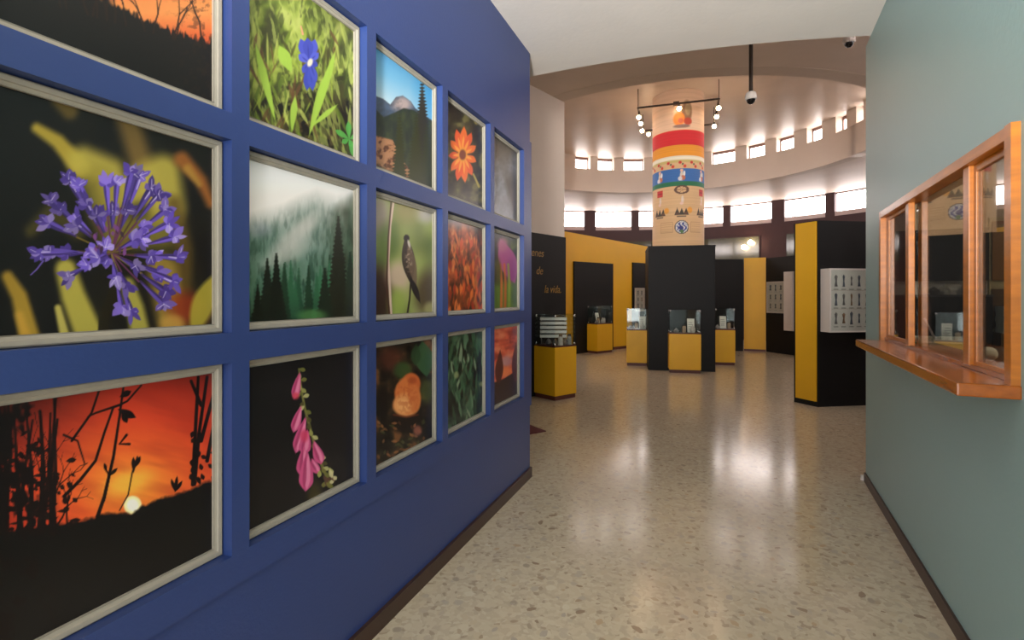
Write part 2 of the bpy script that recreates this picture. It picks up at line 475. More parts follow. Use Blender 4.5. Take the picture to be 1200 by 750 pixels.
wp('sash_rail', AR+0.012, AR+0.03, WS0+0.05, 2.63, WZ1-0.075, WZ1-0.045)
wp('sash_rail', AR+0.012, AR+0.03, WS0+0.05, 2.63, 1.17, 1.19)
wp('pane', AR+0.019, AR+0.022, 3.616, WS1-0.12, 1.195, WZ1-0.07, M_glass_win, 0)
wp('pane', AR+0.019, AR+0.022, WS0+0.05, 2.63, 1.19, WZ1-0.075, M_glass_win, 0)
wp('pane', AR+0.040, AR+0.043, 2.63, 3.58, 1.175, WZ1-0.045, M_glass_win, 0)


# ================================================================ PICTURES
AP = A + 0.047
class Print:
    """a photographic print, painted on a fine mesh; colours are worked out in flat print coordinates
    addressed by the row/column at which the photograph shows them"""
    def __init__(s, y0, y1, z0, z1, nu, nv, seed=0):
        s.nu, s.nv = nu, nv; s.y0, s.y1, s.z0, s.z1 = y0, y1, z0, z1
        u = np.linspace(0, 1, nu); v = np.linspace(0, 1, nv)
        U, V = np.meshgrid(u, v); s.U, s.V = U.ravel(), V.ravel()
        s.Yw = y0 + (y1 - y0) * s.U; s.Zw = z0 + (z1 - z0) * s.V
        t = (F + 231**2 / F) * AP / (s.Yw + 231 / F * AP)
        s.X = 831 - t; s.Y = HOR - (s.Zw - H) * CT * t / AP
        s.c = np.zeros((nu * nv, 3)); s.rs = np.random.RandomState(seed)
    def fill(s, rgb): s.c[:] = rgb; return s
    def over(s, m, rgb):
        m = np.clip(m, 0, 1)[:, None]; s.c = s.c * (1 - m) + np.asarray(rgb, float) * m; return s
    def noise(s, sx, sy, rot=0.0, octv=3, sharp=1.0):
        """value noise with cell size sx, sy (pixels)"""
        a = math.radians(rot); x = s.X * math.cos(a) + s.Y * math.sin(a); y = -s.X * math.sin(a) + s.Y * math.cos(a)
        out = np.zeros_like(x); amp = 1.0; tot = 0
        for o in range(octv):
            gx, gy = x / sx * 2**o + 1000.3, y / sy * 2**o + 1000.7
            ix, iy = np.floor(gx).astype(int), np.floor(gy).astype(int); fx, fy = gx - ix, gy - iy
            fx, fy = fx*fx*(3-2*fx), fy*fy*(3-2*fy)
            tab = s.rs.rand(256, 256)
            g = lambda i, j: tab[(ix + i) % 256, (iy + j) % 256]
            out += amp * ((g(0,0)*(1-fx) + g(1,0)*fx)*(1-fy) + (g(0,1)*(1-fx) + g(1,1)*fx)*fy)
            tot += amp; amp *= 0.55
        out /= tot
        return np.clip(0.5 + (out - 0.5) * sharp, 0, 1)
    def blob(s, x, y, rx, ry, rgb, a=1.0, rot=0.0, soft=1.0):
        k = math.radians(rot); dx, dy = s.X - x, s.Y - y
        p = (dx*math.cos(k) + dy*math.sin(k)) / rx; q = (-dx*math.sin(k) + dy*math.cos(k)) / ry
        r = np.sqrt(p*p + q*q)
        m = np.clip((1 + soft*0.5 - r) / max(soft, 0.05), 0, 1); m = m*m*(3-2*m)
        return s.over(a * m, rgb)
    def stroke(s, pts, w0, w1, rgb, a=1.0, soft=1.0):
        """polyline; width runs from w0 to w1, edge blur soft (pixels)"""
        pts = [np.array(p, float) for p in pts]; n = len(pts) - 1
        best = np.full(s.X.shape, -1e9)
        for i in range(n):
            p, q = pts[i], pts[i+1]; d = q - p; L = max(d @ d, 1e-6)
            t = np.clip(((s.X - p[0])*d[0] + (s.Y - p[1])*d[1]) / L, 0, 1)
            dist = np.hypot(s.X - p[0] - t*d[0], s.Y - p[1] - t*d[1])
            ww = w0 + (w1 - w0) * (i + t) / n
            best = np.maximum(best, ww / 2 - dist)
        m = np.clip(best / soft + 0.5, 0, 1); m = m*m*(3-2*m)
        return s.over(a * m, rgb)
    def petal(s, p, q, w, rgb, a=1.0, soft=1.0, peak=0.6):
        """leaf shape from p to q, widest (w) at the fraction peak"""
        p, q = np.array(p, float), np.array(q, float); d = q - p; L = np.hypot(*d); d /= L
        t = ((s.X - p[0])*d[0] + (s.Y - p[1])*d[1]) / L; e = np.abs(-(s.X - p[0])*d[1] + (s.Y - p[1])*d[0])
        tt = np.clip(t, 0, 1); pr = np.where(tt < peak, np.sin(tt/peak*np.pi/2), np.cos((tt-peak)/(1-peak)*np.pi/2))
        m = np.clip((w/2*pr - e) / soft + 0.5, 0, 1) * ((t > -0.02) & (t < 1.02)); 
        return s.over(a * m, rgb)
    def below(s, line, soft=2.0):
        xs, ys = zip(*line); return np.clip((s.Y - np.interp(s.X, xs, ys)) / soft + 0.5, 0, 1)
    def ramp(s, val, stops):
        xs = [p for p, _ in stops]; cs = np.array([c for _, c in stops], float)
        return np.stack([np.interp(val, xs, cs[:, k]) for k in range(3)], 1)
    def mesh(s, gain=1.0):
        nu, nv = s.nu, s.nv
        me = bpy.data.meshes.new('print')
        me.vertices.add(nu*nv)
        co = np.stack([np.zeros(nu*nv), s.Yw, s.Zw], 1)
        me.vertices.foreach_set('co', co.astype(np.float32).ravel())
        i = np.arange((nu-1)*(nv-1)); a = (i // (nu-1))*nu + i % (nu-1)
        q = np.stack([a, a+1, a+nu+1, a+nu], 1)
        me.loops.add(q.size); me.polygons.add(len(q))
        me.loops.foreach_set('vertex_index', q.astype(np.int32).ravel())
        me.polygons.foreach_set('loop_start', (np.arange(len(q))*4).astype(np.int32))
        me.update(calc_edges=True)
        at = me.attributes.new('Col', 'FLOAT_COLOR', 'POINT')
        rgb = np.clip(lin(np.clip(s.c, 0, 255)) * gain, 0, 0.9)
        at.data.foreach_set('color', np.concatenate([rgb, np.ones((nu*nv, 1))], 1).astype(np.float32).ravel())
        return me

M_print = mat_attr('photo_print', 0.28, 0.35)

def twig(P, x, y, ang, L, w, depth, rgb, r, spread=28):
    if depth == 0 or L < 2: return
    a = math.radians(ang); x1, y1 = x + L*math.cos(a), y - L*math.sin(a)
    P.stroke([(x, y), (x + .5*L*math.cos(a) + r.uniform(-.06, .06)*L, y - .5*L*math.sin(a)), (x1, y1)], w, w*.6, rgb, .95, 1.2)
    for k in range(2 if depth > 1 else 0):
        twig(P, x1, y1, ang + r.uniform(-spread, spread), L*r.uniform(.55, .85), w*.6, depth-1, rgb, r, spread)

def art_dusk(P):                      # top of column 1: dark foreground, orange dusk behind trees
    P.fill((27, 25, 24)); r = random.Random(3)
    g = np.clip((P.X - 60) / 130, 0, 1)
    sky = P.ramp(np.clip((P.Y + 90) / 140, 0, 1), [(0, (150, 80, 60)), (.5, (214, 128, 70)), (.75, (226, 142, 78)), (1, (206, 84, 44))])
    edge = np.interp(P.X, [60, 110, 140, 175, 205, 255], [-40, -4, 8, 30, 40, 52]) + 8 * (P.noise(3, 12, 0, 2, 2.2) - .5)
    m = np.clip((edge - P.Y) / 5, 0, 1) * np.clip(g * 2.2 - .25 + .5 * (P.noise(7, 24, 0, 3, 2) - .5), 0, 1)
    P.c = P.c * (1 - m[:, None]) + sky * m[:, None]
    for k in range(14):
        x = r.uniform(70, 255); twig(P, x, np.interp(x, [60, 255], [5, 60]), r.uniform(70, 110), r.uniform(16, 34), 2.6, 4, (44, 30, 24), r, 34)
    n = P.noise(5, 5, 0, 3, 2.6); P.over(.5 * np.clip(n - .55, 0, 1) * 2 * np.clip((P.X - 190) / 40, 0, 1), (50, 36, 28))

def art_agapanthus(P):
    r = random.Random(8); P.fill((24, 23, 22))
    Z = lambda x, y: (x / 2.207, 80 + y / 2.207)
    n = P.noise(60, 60, 20, 2, 1.6); P.over(.5 * n * np.clip((P.X - 60) / 80, 0, 1), (52, 50, 30))
    B = lambda pts, w0, w1, c, a=.95, so=14: P.stroke([Z(*p) for p in pts], w0, w1, c, a, so)
    B([(150, 85), (180, 110)], 14, 20, (112, 92, 40), .8, 14); B([(330, 130), (370, 260), (390, 330)], 26, 26, (140, 112, 56), .75, 20)
    B([(95, 155), (150, 190), (210, 260)], 12, 22, (176, 156, 58), .95, 11)
    B([(215, 240), (280, 270), (300, 330), (420, 270), (430, 360)], 34, 44, (186, 172, 74), .9, 22)
    B([(250, 300), (300, 420), (420, 420)], 40, 40, (148, 136, 52), .7, 26)
    B([(470, 235), (520, 290), (545, 350)], 18, 10, (158, 96, 42), .9, 12); B([(485, 260), (515, 300)], 10, 6, (178, 140, 60), .7, 8)
    B([(450, 350), (475, 470), (470, 560)], 18, 24, (96, 76, 34), .8, 16)
    B([(80, 420), (130, 370), (200, 420)], 14, 20, (84, 76, 32), .7, 14)
    B([(20, 540), (50, 590), (75, 690)], 14, 24, (168, 138, 50), .95, 10); B([(50, 640), (70, 700)], 10, 12, (206, 160, 64), .7, 10)
    B([(170, 520), (190, 590), (235, 700)], 24, 34, (176, 166, 72), .95, 12); B([(150, 620), (170, 700)], 8, 12, (196, 184, 92), .9, 6)
    B([(330, 560), (350, 620), (365, 700)], 16, 24, (172, 164, 72), .9, 10); B([(420, 520), (440, 640), (450, 690)], 34, 30, (166, 138, 58), .8, 18)
    P.blob(*Z(485, 620), 24, 18, (140, 52, 28), .85, 20, 1.2); P.blob(*Z(445, 660), 14, 10, (196, 150, 70), .7, 0, 1.0)
    P.petal(Z(495, 700), Z(550, 535), 26, (164, 150, 54), .95, 6, .55)
    B([(292, 580), (270, 640), (266, 700)], 11, 13, (34, 30, 20), 1, 3)
    c = (288, 478)
    tips = [(168,275),(196,288),(215,330),(120,335),(150,350),(108,395),(78,478),(112,468),(165,548),(205,520),(270,285),(302,275),(338,245),(352,262),(372,262),(420,318),(436,356),(398,300),(455,400),(470,436),(408,490),(476,486),(470,560),(446,585),(430,625),(300,560),(340,575),(320,640),(345,650),(222,470),(262,452),(240,500),(430,540),(385,400)]
    for i, t in enumerate(tips):
        mid = (c[0] + .5*(t[0]-c[0]), c[1] + .5*(t[1]-c[1]))
        P.stroke([Z(*c), Z(*mid)], 1.6, 2.2, r.choice([(108, 92, 40), (74, 58, 40), (128, 112, 52), (96, 50, 86)]), .95, 1)
    order = [(t[0] + r.uniform(-6, 6), t[1] + r.uniform(-6, 6)) for t in tips]
    order += [(c[0] + (t[0]-c[0])*r.uniform(.5, .75) + r.uniform(-22, 22), c[1] + (t[1]-c[1])*r.uniform(.5, .75) + r.uniform(-22, 22)) for t in r.sample(tips, 15)]
    r.shuffle(order)
    for t in order:
        v = np.array(t, float) - c; L = np.hypot(*v); v /= L; w = np.array([-v[1], v[0]])
        bend = r.uniform(-.35, .35); v2 = v*math.cos(bend) + w*math.sin(bend)
        st = np.array(c) + v * L * (.5 if L > 90 else .3); en = np.array(t, float); md = st + .55*(en - st) + w*r.uniform(-5, 5)
        tone = r.uniform(.72, 1.15); base = np.array((98, 78, 172)) * tone
        P.petal(Z(*st), Z(*(en - v*4)), r.uniform(6, 9), base * .72, 1, 1.2, .8)
        P.petal(Z(*(st + w*2)), Z(*(en + w*3)), r.uniform(3, 5), base * 1.15, .95, 1.2, .7)
        if r.random() < .5: P.stroke([Z(*(md + w*2)), Z(*(en - v*8 + w*3))], 1.2, 2.6, (214, 204, 236), .75, 1.4)
        P.stroke([Z(*(st - w*2)), Z(*(en - v*4 - w*3))], 1.2, 1.0, (58, 40, 108), .8, 1)
        for k in range(6):
            a = -1.5 + 3.0*k/5 + r.uniform(-.25, .25); dd = v2*math.cos(a) + (np.array([-v2[1], v2[0]]))*math.sin(a)
            ln = r.uniform(18, 40) * (1.0 if abs(a) < 1 else .7)
            e = en - v*20 + dd * ln
            P.petal(Z(*(en - v*22)), Z(*e), r.uniform(5, 9.5), np.array(r.choice([(104, 84, 188), (128, 106, 202), (84, 64, 156), (158, 140, 216), (92, 70, 170)])) * tone, .95, 1.1, .55)
            if r.random() < .35: P.stroke([Z(*(en - v*16)), Z(*(en - v*20 + dd*ln*.7))], 1.2, .8, (206, 196, 234), .7, 1)
    for k in range(16):
        a = r.uniform(0, 6.28); q = (c[0] + r.uniform(20, 70)*math.cos(a), c[1] - 20 + r.uniform(20, 60)*math.sin(a))
        P.petal(Z(*q), Z(q[0] + r.uniform(-8, 8), q[1] - r.uniform(12, 26)), 4, r.choice([(84, 52, 96), (120, 70, 140), (58, 40, 62)]), .9, 1)
    P.stroke([Z(112, 498), Z(95, 520), Z(80, 534)], 2, 1.4, (110, 90, 180), .9, 1)

def art_sunset(P):
    r = random.Random(4); Z = lambda x, y: (x / 2.143, 400 + y / 2.143)
    d = np.hypot((P.X - 152) / 1.5, P.Y - 570)
    P.c = P.ramp(np.clip(d / 150, 0, 1), [(0, (250, 168, 60)), (.14, (246, 138, 54)), (.3, (232, 98, 46)), (.55, (212, 68, 40)), (.8, (160, 44, 30)), (1, (96, 28, 22))])
    n = P.noise(70, 14, 14, 3, 1.8); P.over(.25 * np.clip(n - .4, 0, 1) * 2, (150, 40, 30))
    P.over(np.clip((150 - P.X) / 160, 0, 1) * np.clip((560 - P.Y) / 140, 0, 1) * .9, (34, 20, 18))
    P.blob(150, 566, 26, 12, (252, 190, 70), .7, -20, 1.4)
    P.blob(155.5, 592, 10.5, 11, (255, 236, 170), 1, 0, .25); P.blob(155.5, 592, 7, 7.5, (255, 252, 232), 1, 0, .5)
    n = P.noise(6, 5, 0, 3, 1); line = [(-40, 630), (0, 624), (93, 611), (128, 601), (154, 602), (170, 592), (187, 585), (215, 577), (240, 566), (262, 561)]
    P.over(np.clip((P.Y + 5*(n-.5) - np.interp(P.X, *zip(*line))) / 4 + .5, 0, 1), (20, 18, 18))
    P.over(np.clip((P.Y - 640) / 60, 0, 1) * .5, (30, 28, 28))
    K = (24, 16, 16); S = lambda pts, a, b, al=1: P.stroke([Z(*p) for p in pts], a, b, K, al, 1.4)
    S([(310, 115), (300, 190), (285, 290), (262, 390), (245, 440)], 2.4, 4.5); S([(285, 165), (262, 230), (240, 300), (200, 350), (160, 390)], 2.5, 4)
    S([(300, 160), (240, 180), (220, 190)], 3, 1.5); S([(355, 110), (320, 150), (300, 160)], 2, 2.4); S([(250, 120), (230, 180), (180, 250)], 2.4, 3)
    S([(160, 235), (195, 250), (212, 305)], 3, 1.6); P.petal(Z(295, 170), Z(342, 192), 9, K); P.petal(Z(305, 180), Z(320, 205), 7, K); P.petal(Z(300, 140), Z(330, 125), 7, K)
    S([(300, 258), (318, 235)], 1.4, 3); S([(300, 258), (325, 258)], 1.4, 3)
    S([(300, 425), (322, 385), (332, 330), (345, 290)], 1.2, 1.8); P.petal(Z(336, 330), Z(335, 290), 5, K); P.petal(Z(338, 318), Z(353, 288), 5, K)
    S([(262, 312), (275, 340), (262, 400)], 1.6, 2); P.petal(Z(275, 338), Z(295, 318), 4, K); P.petal(Z(268, 330), Z(262, 305), 4, K)
    for k in range(13):
        x = r.uniform(-10, 140); S([(x + r.uniform(-18, 18), 480), (x, 330), (x + r.uniform(-24, 24), 150 + r.uniform(-30, 60))], r.uniform(4, 8), r.uniform(2, 4), .95)
    for k in range(9):
        twig(P, *Z(r.uniform(0, 190), r.uniform(400, 470)), r.uniform(60, 120), r.uniform(22, 40), 2.6, 4, K, r, 38)
    for k in range(150):
        x, y = r.uniform(-20, 190), r.uniform(230, 480)
        if x > 120 and y < 300: continue
        a = r.uniform(0, 6.28); P.petal(Z(x, y), Z(x + r.uniform(14, 34)*math.cos(a), y + r.uniform(10, 26)*math.sin(a)), r.uniform(3, 7), K, .95)
    P.over(np.clip((P.noise(14, 20, 0, 3, 2.6) - .5) * 3, 0, 1) * np.clip((72 - P.X) / 30, 0, 1), K)
    for pts in ([(498, 90), (492, 200), (484, 360)], [(520, 90), (500, 230), (490, 340)], [(548, 150), (520, 300)], [(480, 100), (505, 160)], [(548, 90), (505, 250)]): S(pts, 3.5, 4.5)
    for k in range(26):
        x, y = r.uniform(470, 560), r.uniform(230, 370); a = r.uniform(0, 6.28); P.petal(Z(x, y), Z(x + 18*math.cos(a), y + 18*math.sin(a)), 5, K, .95)
    for q in ((430, 345), (445, 338), (458, 350), (440, 360)): P.petal(Z(440, 378), Z(*q), 4, K)

def art_iris(P):                      # blue flower in grass
    r = random.Random(11); Z = lambda x, y: (270 + x / 3.75, y / 3.75)
    P.c = P.ramp(P.noise(16, 22, 10, 3, 1.8), [(0, (58, 62, 34)), (.4, (96, 112, 44)), (.7, (140, 156, 66)), (1, (172, 182, 96))])
    P.over(np.clip((P.X - 370) / 60, 0, 1) * np.clip((70 - P.Y) / 60, 0, 1) * .75, (70, 60, 50))
    P.over(np.clip((P.Y - 95) / 60, 0, 1) * (.4 + .6 * P.noise(12, 12, 0, 2, 2)), (66, 46, 34)); P.over(np.clip((P.noise(8, 9, 0, 3, 3) - .62) * 3, 0, 1) * np.clip((P.Y - 60) / 60, 0, 1), (24, 22, 18))
    P.blob(*Z(500, 530), 14, 18, (24, 20, 16), .9); P.blob(*Z(140, 470), 10, 14, (28, 26, 18), .85)
    P.over(np.clip((P.noise(5, 16, 12, 3, 3) - .5) * 1.6, 0, 1) * .8, (52, 60, 28)); P.over(np.clip((P.noise(4, 20, -14, 3, 3) - .6) * 2, 0, 1) * .7, (176, 190, 96))
    for k in range(120):
        x, y = r.uniform(90, 560), r.uniform(200, 640); L = r.uniform(50, 160); a = math.radians(r.uniform(60, 125))
        P.petal(Z(x, y), Z(x + L*math.cos(a), y - L*math.sin(a)), r.uniform(1.5, 5), r.choice([(150, 170, 62), (112, 134, 46), (182, 192, 96), (84, 104, 38), (64, 62, 34), (96, 66, 44)]), .75, 1.6)
    for p, q, w_ in (((200, 540), (110, 190), 9), ((270, 580), (285, 420), 8), ((345, 600), (430, 300), 10), ((360, 560), (465, 215), 8), ((350, 560), (470, 460), 6), ((270, 320), (215, 200), 14)):
        P.petal(Z(*p), Z(*q), w_, (158, 192, 74), .95, 1.6)
    for p, q, w_, cc in (((345, 275), (308, 170), 12, (70, 80, 184)), ((345, 275), (372, 172), 12, (74, 84, 190)), ((345, 262), (338, 166), 12, (62, 72, 172)), ((345, 270), (388, 232), 9, (80, 90, 196)), ((345, 275), (300, 238), 10, (84, 94, 196)),
                         ((346, 270), (384, 290), 8, (62, 70, 168)), ((345, 270), (318, 322), 8, (66, 76, 178)), ((346, 275), (336, 398), 10, (58, 70, 168)), ((348, 275), (362, 400), 10, (64, 76, 176)), ((350, 275), (378, 360), 8, (70, 80, 180))):
        P.petal(Z(*p), Z(*q), w_, cc, 1, 1.2, .62); P.petal(Z(*p), Z(*((np.array(p)*.3 + np.array(q)*.7))), 1.6, (44, 50, 140), .7, 1, .5)
    P.blob(*Z(350, 275), 3, 5, (226, 216, 190), .95, 20, .7); P.stroke([Z(318, 150), Z(310, 115)], 2.5, 1.5, (214, 150, 120), .9, 1.2)
    for q in ((490, 590), (520, 570), (545, 600), (530, 630), (505, 620), (535, 655)): P.petal(Z(522, 612), Z(522 + (q[0]-522)*1.9, 612 + (q[1]-612)*1.9), 6.5, (84, 164, 72), .9, 1.2, .65)

def art_mist(P):                      # conifers in mist
    r = random.Random(12); Z = lambda x, y: (270 + x / 3.122, 160 + y / 3.122)
    n = P.noise(26, 40, 0, 3, 1.3); g = np.clip((P.Y - 205) / 190, 0, 1)
    P.c = P.ramp(np.clip(g + .25 * (n - .5), 0, 1), [(0, (206, 208, 206)), (.2, (176, 184, 178)), (.45, (112, 140, 128)), (.75, (66, 106, 82)), (1, (48, 84, 60))])
    P.over(np.clip(P.noise(4, 15, 0, 3, 3.2) - .25, 0, 1) * .95 * np.clip(g*1.5, 0, 1), (30, 60, 46)); P.over(np.clip(P.noise(3, 8, 0, 2, 3) - .5, 0, 1) * .5 * g, (120, 158, 138))
    ridge = [(290, 262), (310, 255), (330, 250), (350, 240), (372, 230), (395, 240), (410, 236), (422, 220)]
    m = 1 - P.below(ridge, 26 ); P.over(m, (244, 240, 236)); P.over(m * np.clip((230 - P.Y) / 40, 0, 1), (252, 251, 250))
    P.over(np.clip(P.X - 375, 0, 45) / 45 * P.below([(290, 320), (360, 290), (395, 245), (422, 225)], 20) * .6, (66, 74, 44))
    P.over(P.noise(6, 16, 0, 2, 2) * .5 * np.clip((P.X - 370) / 30, 0, 1) * P.below([(290, 300), (422, 230)], 20), (40, 46, 30))
    for x, y in ((210, 380), (255, 350), (290, 310), (235, 420), (170, 440)): P.blob(*Z(x, y), 20, 9, (206, 204, 198), .55, -40, 1.6)
    P.blob(*Z(110, 340), 12, 8, (140, 150, 160), .5, 0, 1.4)
    def fir(x, top, base, w, rgb):
        x, top = Z(x, top); _, base = Z(0, base); w /= 3.122
        t = np.clip((P.Y - top) / (base - top), 0, 1); jag = .72 + .28 * np.abs(((P.Y - top) / 5.0) % 1.0 * 2 - 1) + .2*(P.noise(4, 4, 0, 2, 2) - .5)
        P.over(np.clip((w * (.06 + t) * jag - np.abs(P.X - x)) / 2 + .5, 0, 1) * (P.Y > top), rgb)
    for k in range(26): fir(r.uniform(190, 460), r.uniform(420, 560), 720, r.uniform(22, 36), r.choice([(38, 80, 56), (46, 96, 66), (30, 58, 40), (58, 110, 78)]))
    for a in ((395, 290, 720, 60, (34, 38, 26)), (345, 480, 720, 44, (28, 40, 28)), (440, 420, 720, 40, (40, 52, 34)), (135, 445, 720, 44, (22, 32, 24)), (168, 425, 720, 44, (18, 26, 20)), (100, 540, 720, 34, (18, 26, 18)), (185, 560, 720, 36, (22, 30, 22))): fir(*a)
    P.over(np.clip((P.Y - 330) / 60, 0, 1) * np.clip((P.X - 385) / 20, 0, 1) * .5, (56, 34, 24)); P.over(np.clip((P.Y - 345) / 40, 0, 1) * .45, (22, 30, 22)); P.blob(*Z(300, 655), 16, 7, (86, 140, 76), .7, 0, 1)

def art_foxglove(P):
    r = random.Random(13); Z = lambda x, y: (270 + x / 2.679, 380 + y / 2.679)
    P.fill((24, 22, 23)); P.over(P.noise(50, 50, 0, 2, 1.5) * .4, (40, 35, 36)); P.blob(*Z(390, 320), 3, 14, (90, 66, 72), .5, 0, 1.5); P.blob(*Z(265, 540), 8, 16, (74, 66, 34), .8, 0, 1.4)
    st = [(215, 140), (222, 200), (235, 270), (262, 370), (290, 450), (325, 530)]
    P.stroke([Z(*p) for p in st], 2, 4, (112, 110, 60), 1, 1.4)
    for t in np.linspace(0, 1, 26):
        x = np.interp(t*5, range(6), [p[0] for p in st]); y = np.interp(t*5, range(6), [p[1] for p in st])
        a = r.uniform(-.6, 2.6); P.petal(Z(x, y), Z(x + 22*math.cos(a), y + 22*math.sin(a)), 5, r.choice([(150, 150, 84), (112, 112, 56), (186, 182, 122), (84, 78, 44)]), .95, 1)
    for p, q, w_ in (((218, 150), (200, 235), 10), ((222, 255), (198, 340), 11), ((236, 290), (205, 405), 13), ((242, 330), (230, 410), 14), ((232, 380), (225, 480), 15), ((242, 400), (236, 525), 17), ((262, 365), (285, 440), 13), ((255, 420), (275, 470), 10)):
        P.petal(Z(*p), Z(*q), w_, (206, 84, 134), 1, 1.4, .72); P.petal(Z(p[0]+3, p[1]+6), Z(q[0]+4, q[1]-6), w_*.4, (234, 140, 176), .85, 1.5, .7); P.petal(Z(p[0]-5, p[1]+8), Z(q[0]-5, q[1]-10), w_*.25, (158, 46, 92), .7, 1.4, .7)
    P.blob(*Z(232, 350), 5, 7, (206, 60, 96), .8); P.blob(*Z(205, 225), 4, 4, (216, 70, 90), .8)
    for k in range(14):
        x, y = r.uniform(275, 325), r.uniform(430, 520); P.petal(Z(x, y), Z(x + r.uniform(-10, 16), y + r.uniform(10, 34)), 5, r.choice([(170, 170, 92), (120, 116, 60), (210, 200, 150), (92, 60, 50)]), .95, 1)

def art_peak(P):                      # mountain under a blue sky
    Z = lambda x, y: (420 + x / 3.75, 20 + y / 3.75)
    P.c = P.ramp(np.clip((P.Y - 45 - .45 * (P.X - 441)) / 75, 0, 1), [(0, (66, 142, 196)), (.5, (112, 176, 214)), (1, (196, 216, 226))])
    P.over(np.clip((P.X - 480) / 30, 0, 1) * .7, (40, 140, 206))
    r1 = [tuple(Z(*p)) for p in ((70, 345), (110, 360), (140, 385), (165, 352), (195, 345), (230, 370), (250, 400), (345, 470))]
    m = P.below(r1, 1.5); P.over(m, (74, 92, 116)); P.over(m * np.clip(1 - np.hypot((P.X - 471), (P.Y - 122) * 1.3) / 16, 0, 1) * 1.6, (176, 158, 156)); P.over(m * P.noise(5, 5, 30, 3, 2.4) * .5, (60, 66, 76))
    r2 = [tuple(Z(*p)) for p in ((70, 400), (110, 440), (160, 420), (200, 400), (245, 410), (345, 470))]
    P.over(P.below(r2, 2), (38, 48, 46)); P.over(P.below(r2, 2) * P.noise(5, 12, 0, 3, 2.2) * .7, (66, 78, 48))
    r3 = [tuple(Z(*p)) for p in ((70, 520), (150, 540), (190, 620), (230, 680), (345, 760))]
    P.over(P.below(r3, 2), (170, 122, 88)); P.over(P.below(r3, 2) * np.clip((P.noise(5, 5, 30, 3, 3) - .5) * 2, 0, 1), (88, 52, 36)); P.over(P.below([(440, 190), (475, 205), (511, 222)], 8) * P.noise(4, 4, 0, 2, 2) * .8, (52, 50, 28))
    for x, t in ((280, 280), (290, 360), (180, 430), (255, 430), (300, 470), (240, 520), (325, 510)):
        a, b = Z(x, t), Z(x, t + 260); k = np.clip((P.Y - a[1]) / (b[1] - a[1]), 0, 1)
        P.over(np.clip((1.6 + 7 * k + 1.4 * np.sin(P.Y * 1.6) - np.abs(P.X - a[0])) / 1.5, 0, 1) * (P.Y > a[1]), (46, 46, 40) if t < 400 else (48, 54, 28))

def art_bird(P):
    Z = lambda x, y: (420 + x / 4.414, 210 + y / 4.414)
    P.c = P.ramp(P.noise(30, 40, 0, 2, 1.6), [(0, (104, 118, 60)), (.5, (150, 160, 92)), (1, (184, 186, 124))])
    P.blob(*Z(110, 600), 16, 34, (52, 34, 28), .95, 0, 1); P.blob(*Z(110, 190), 10, 22, (150, 134, 128), .8, 0, 1.2); P.blob(*Z(150, 330), 13, 22, (88, 112, 52), .8, 0, 1.2)
    P.blob(*Z(210, 500), 14, 16, (206, 178, 160), .85, 0, 1.2); P.blob(*Z(360, 580), 14, 26, (84, 68, 50), .9, 10, 1.1); P.blob(*Z(350, 170), 12, 12, (190, 180, 180), .8, 0, 1.2)
    P.blob(*Z(200, 640), 10, 16, (150, 170, 80), .8, 0, 1.2); P.blob(*Z(250, 150), 14, 16, (152, 140, 84), .8, 0, 1.4); P.blob(*Z(375, 670), 8, 8, (176, 170, 110), .8)
    P.stroke([Z(185, 95), Z(165, 240), Z(155, 420), Z(170, 710)], 2.2, 2.8, (214, 186, 168), 1, 1); P.stroke([Z(170, 110), Z(155, 300), Z(146, 540), Z(160, 700)], 1.6, 2.4, (74, 44, 34), .9, 1)
    P.stroke([Z(270, 540), Z(265, 620), Z(252, 705)], 1.8, 2, (40, 34, 26), 1, 1)
    P.petal(Z(245, 290), Z(272, 545), 15, (60, 50, 44), 1, 1.2, .5); P.petal(Z(256, 330), Z(300, 560), 10, (112, 92, 76), .9, 1.4, .45); P.petal(Z(265, 500), Z(320, 640), 7, (40, 34, 34), 1, 1.2, .5)
    P.blob(*Z(249, 305), 3.4, 4, (40, 34, 32), 1, 0, .5); P.stroke([Z(246, 292), Z(238, 296)], 1.4, .6, (30, 26, 26), 1, .8); P.blob(*Z(262, 335), 1.4, 5, (226, 218, 206), .85, -15, .8)
    P.over(np.clip((P.noise(3, 3, 0, 2, 3) - .55) * 2, 0, 1) * np.clip(1 - np.hypot((P.X - 479) / 6, (P.Y - 305) / 22), 0, 1) * 1.6, (168, 146, 124))

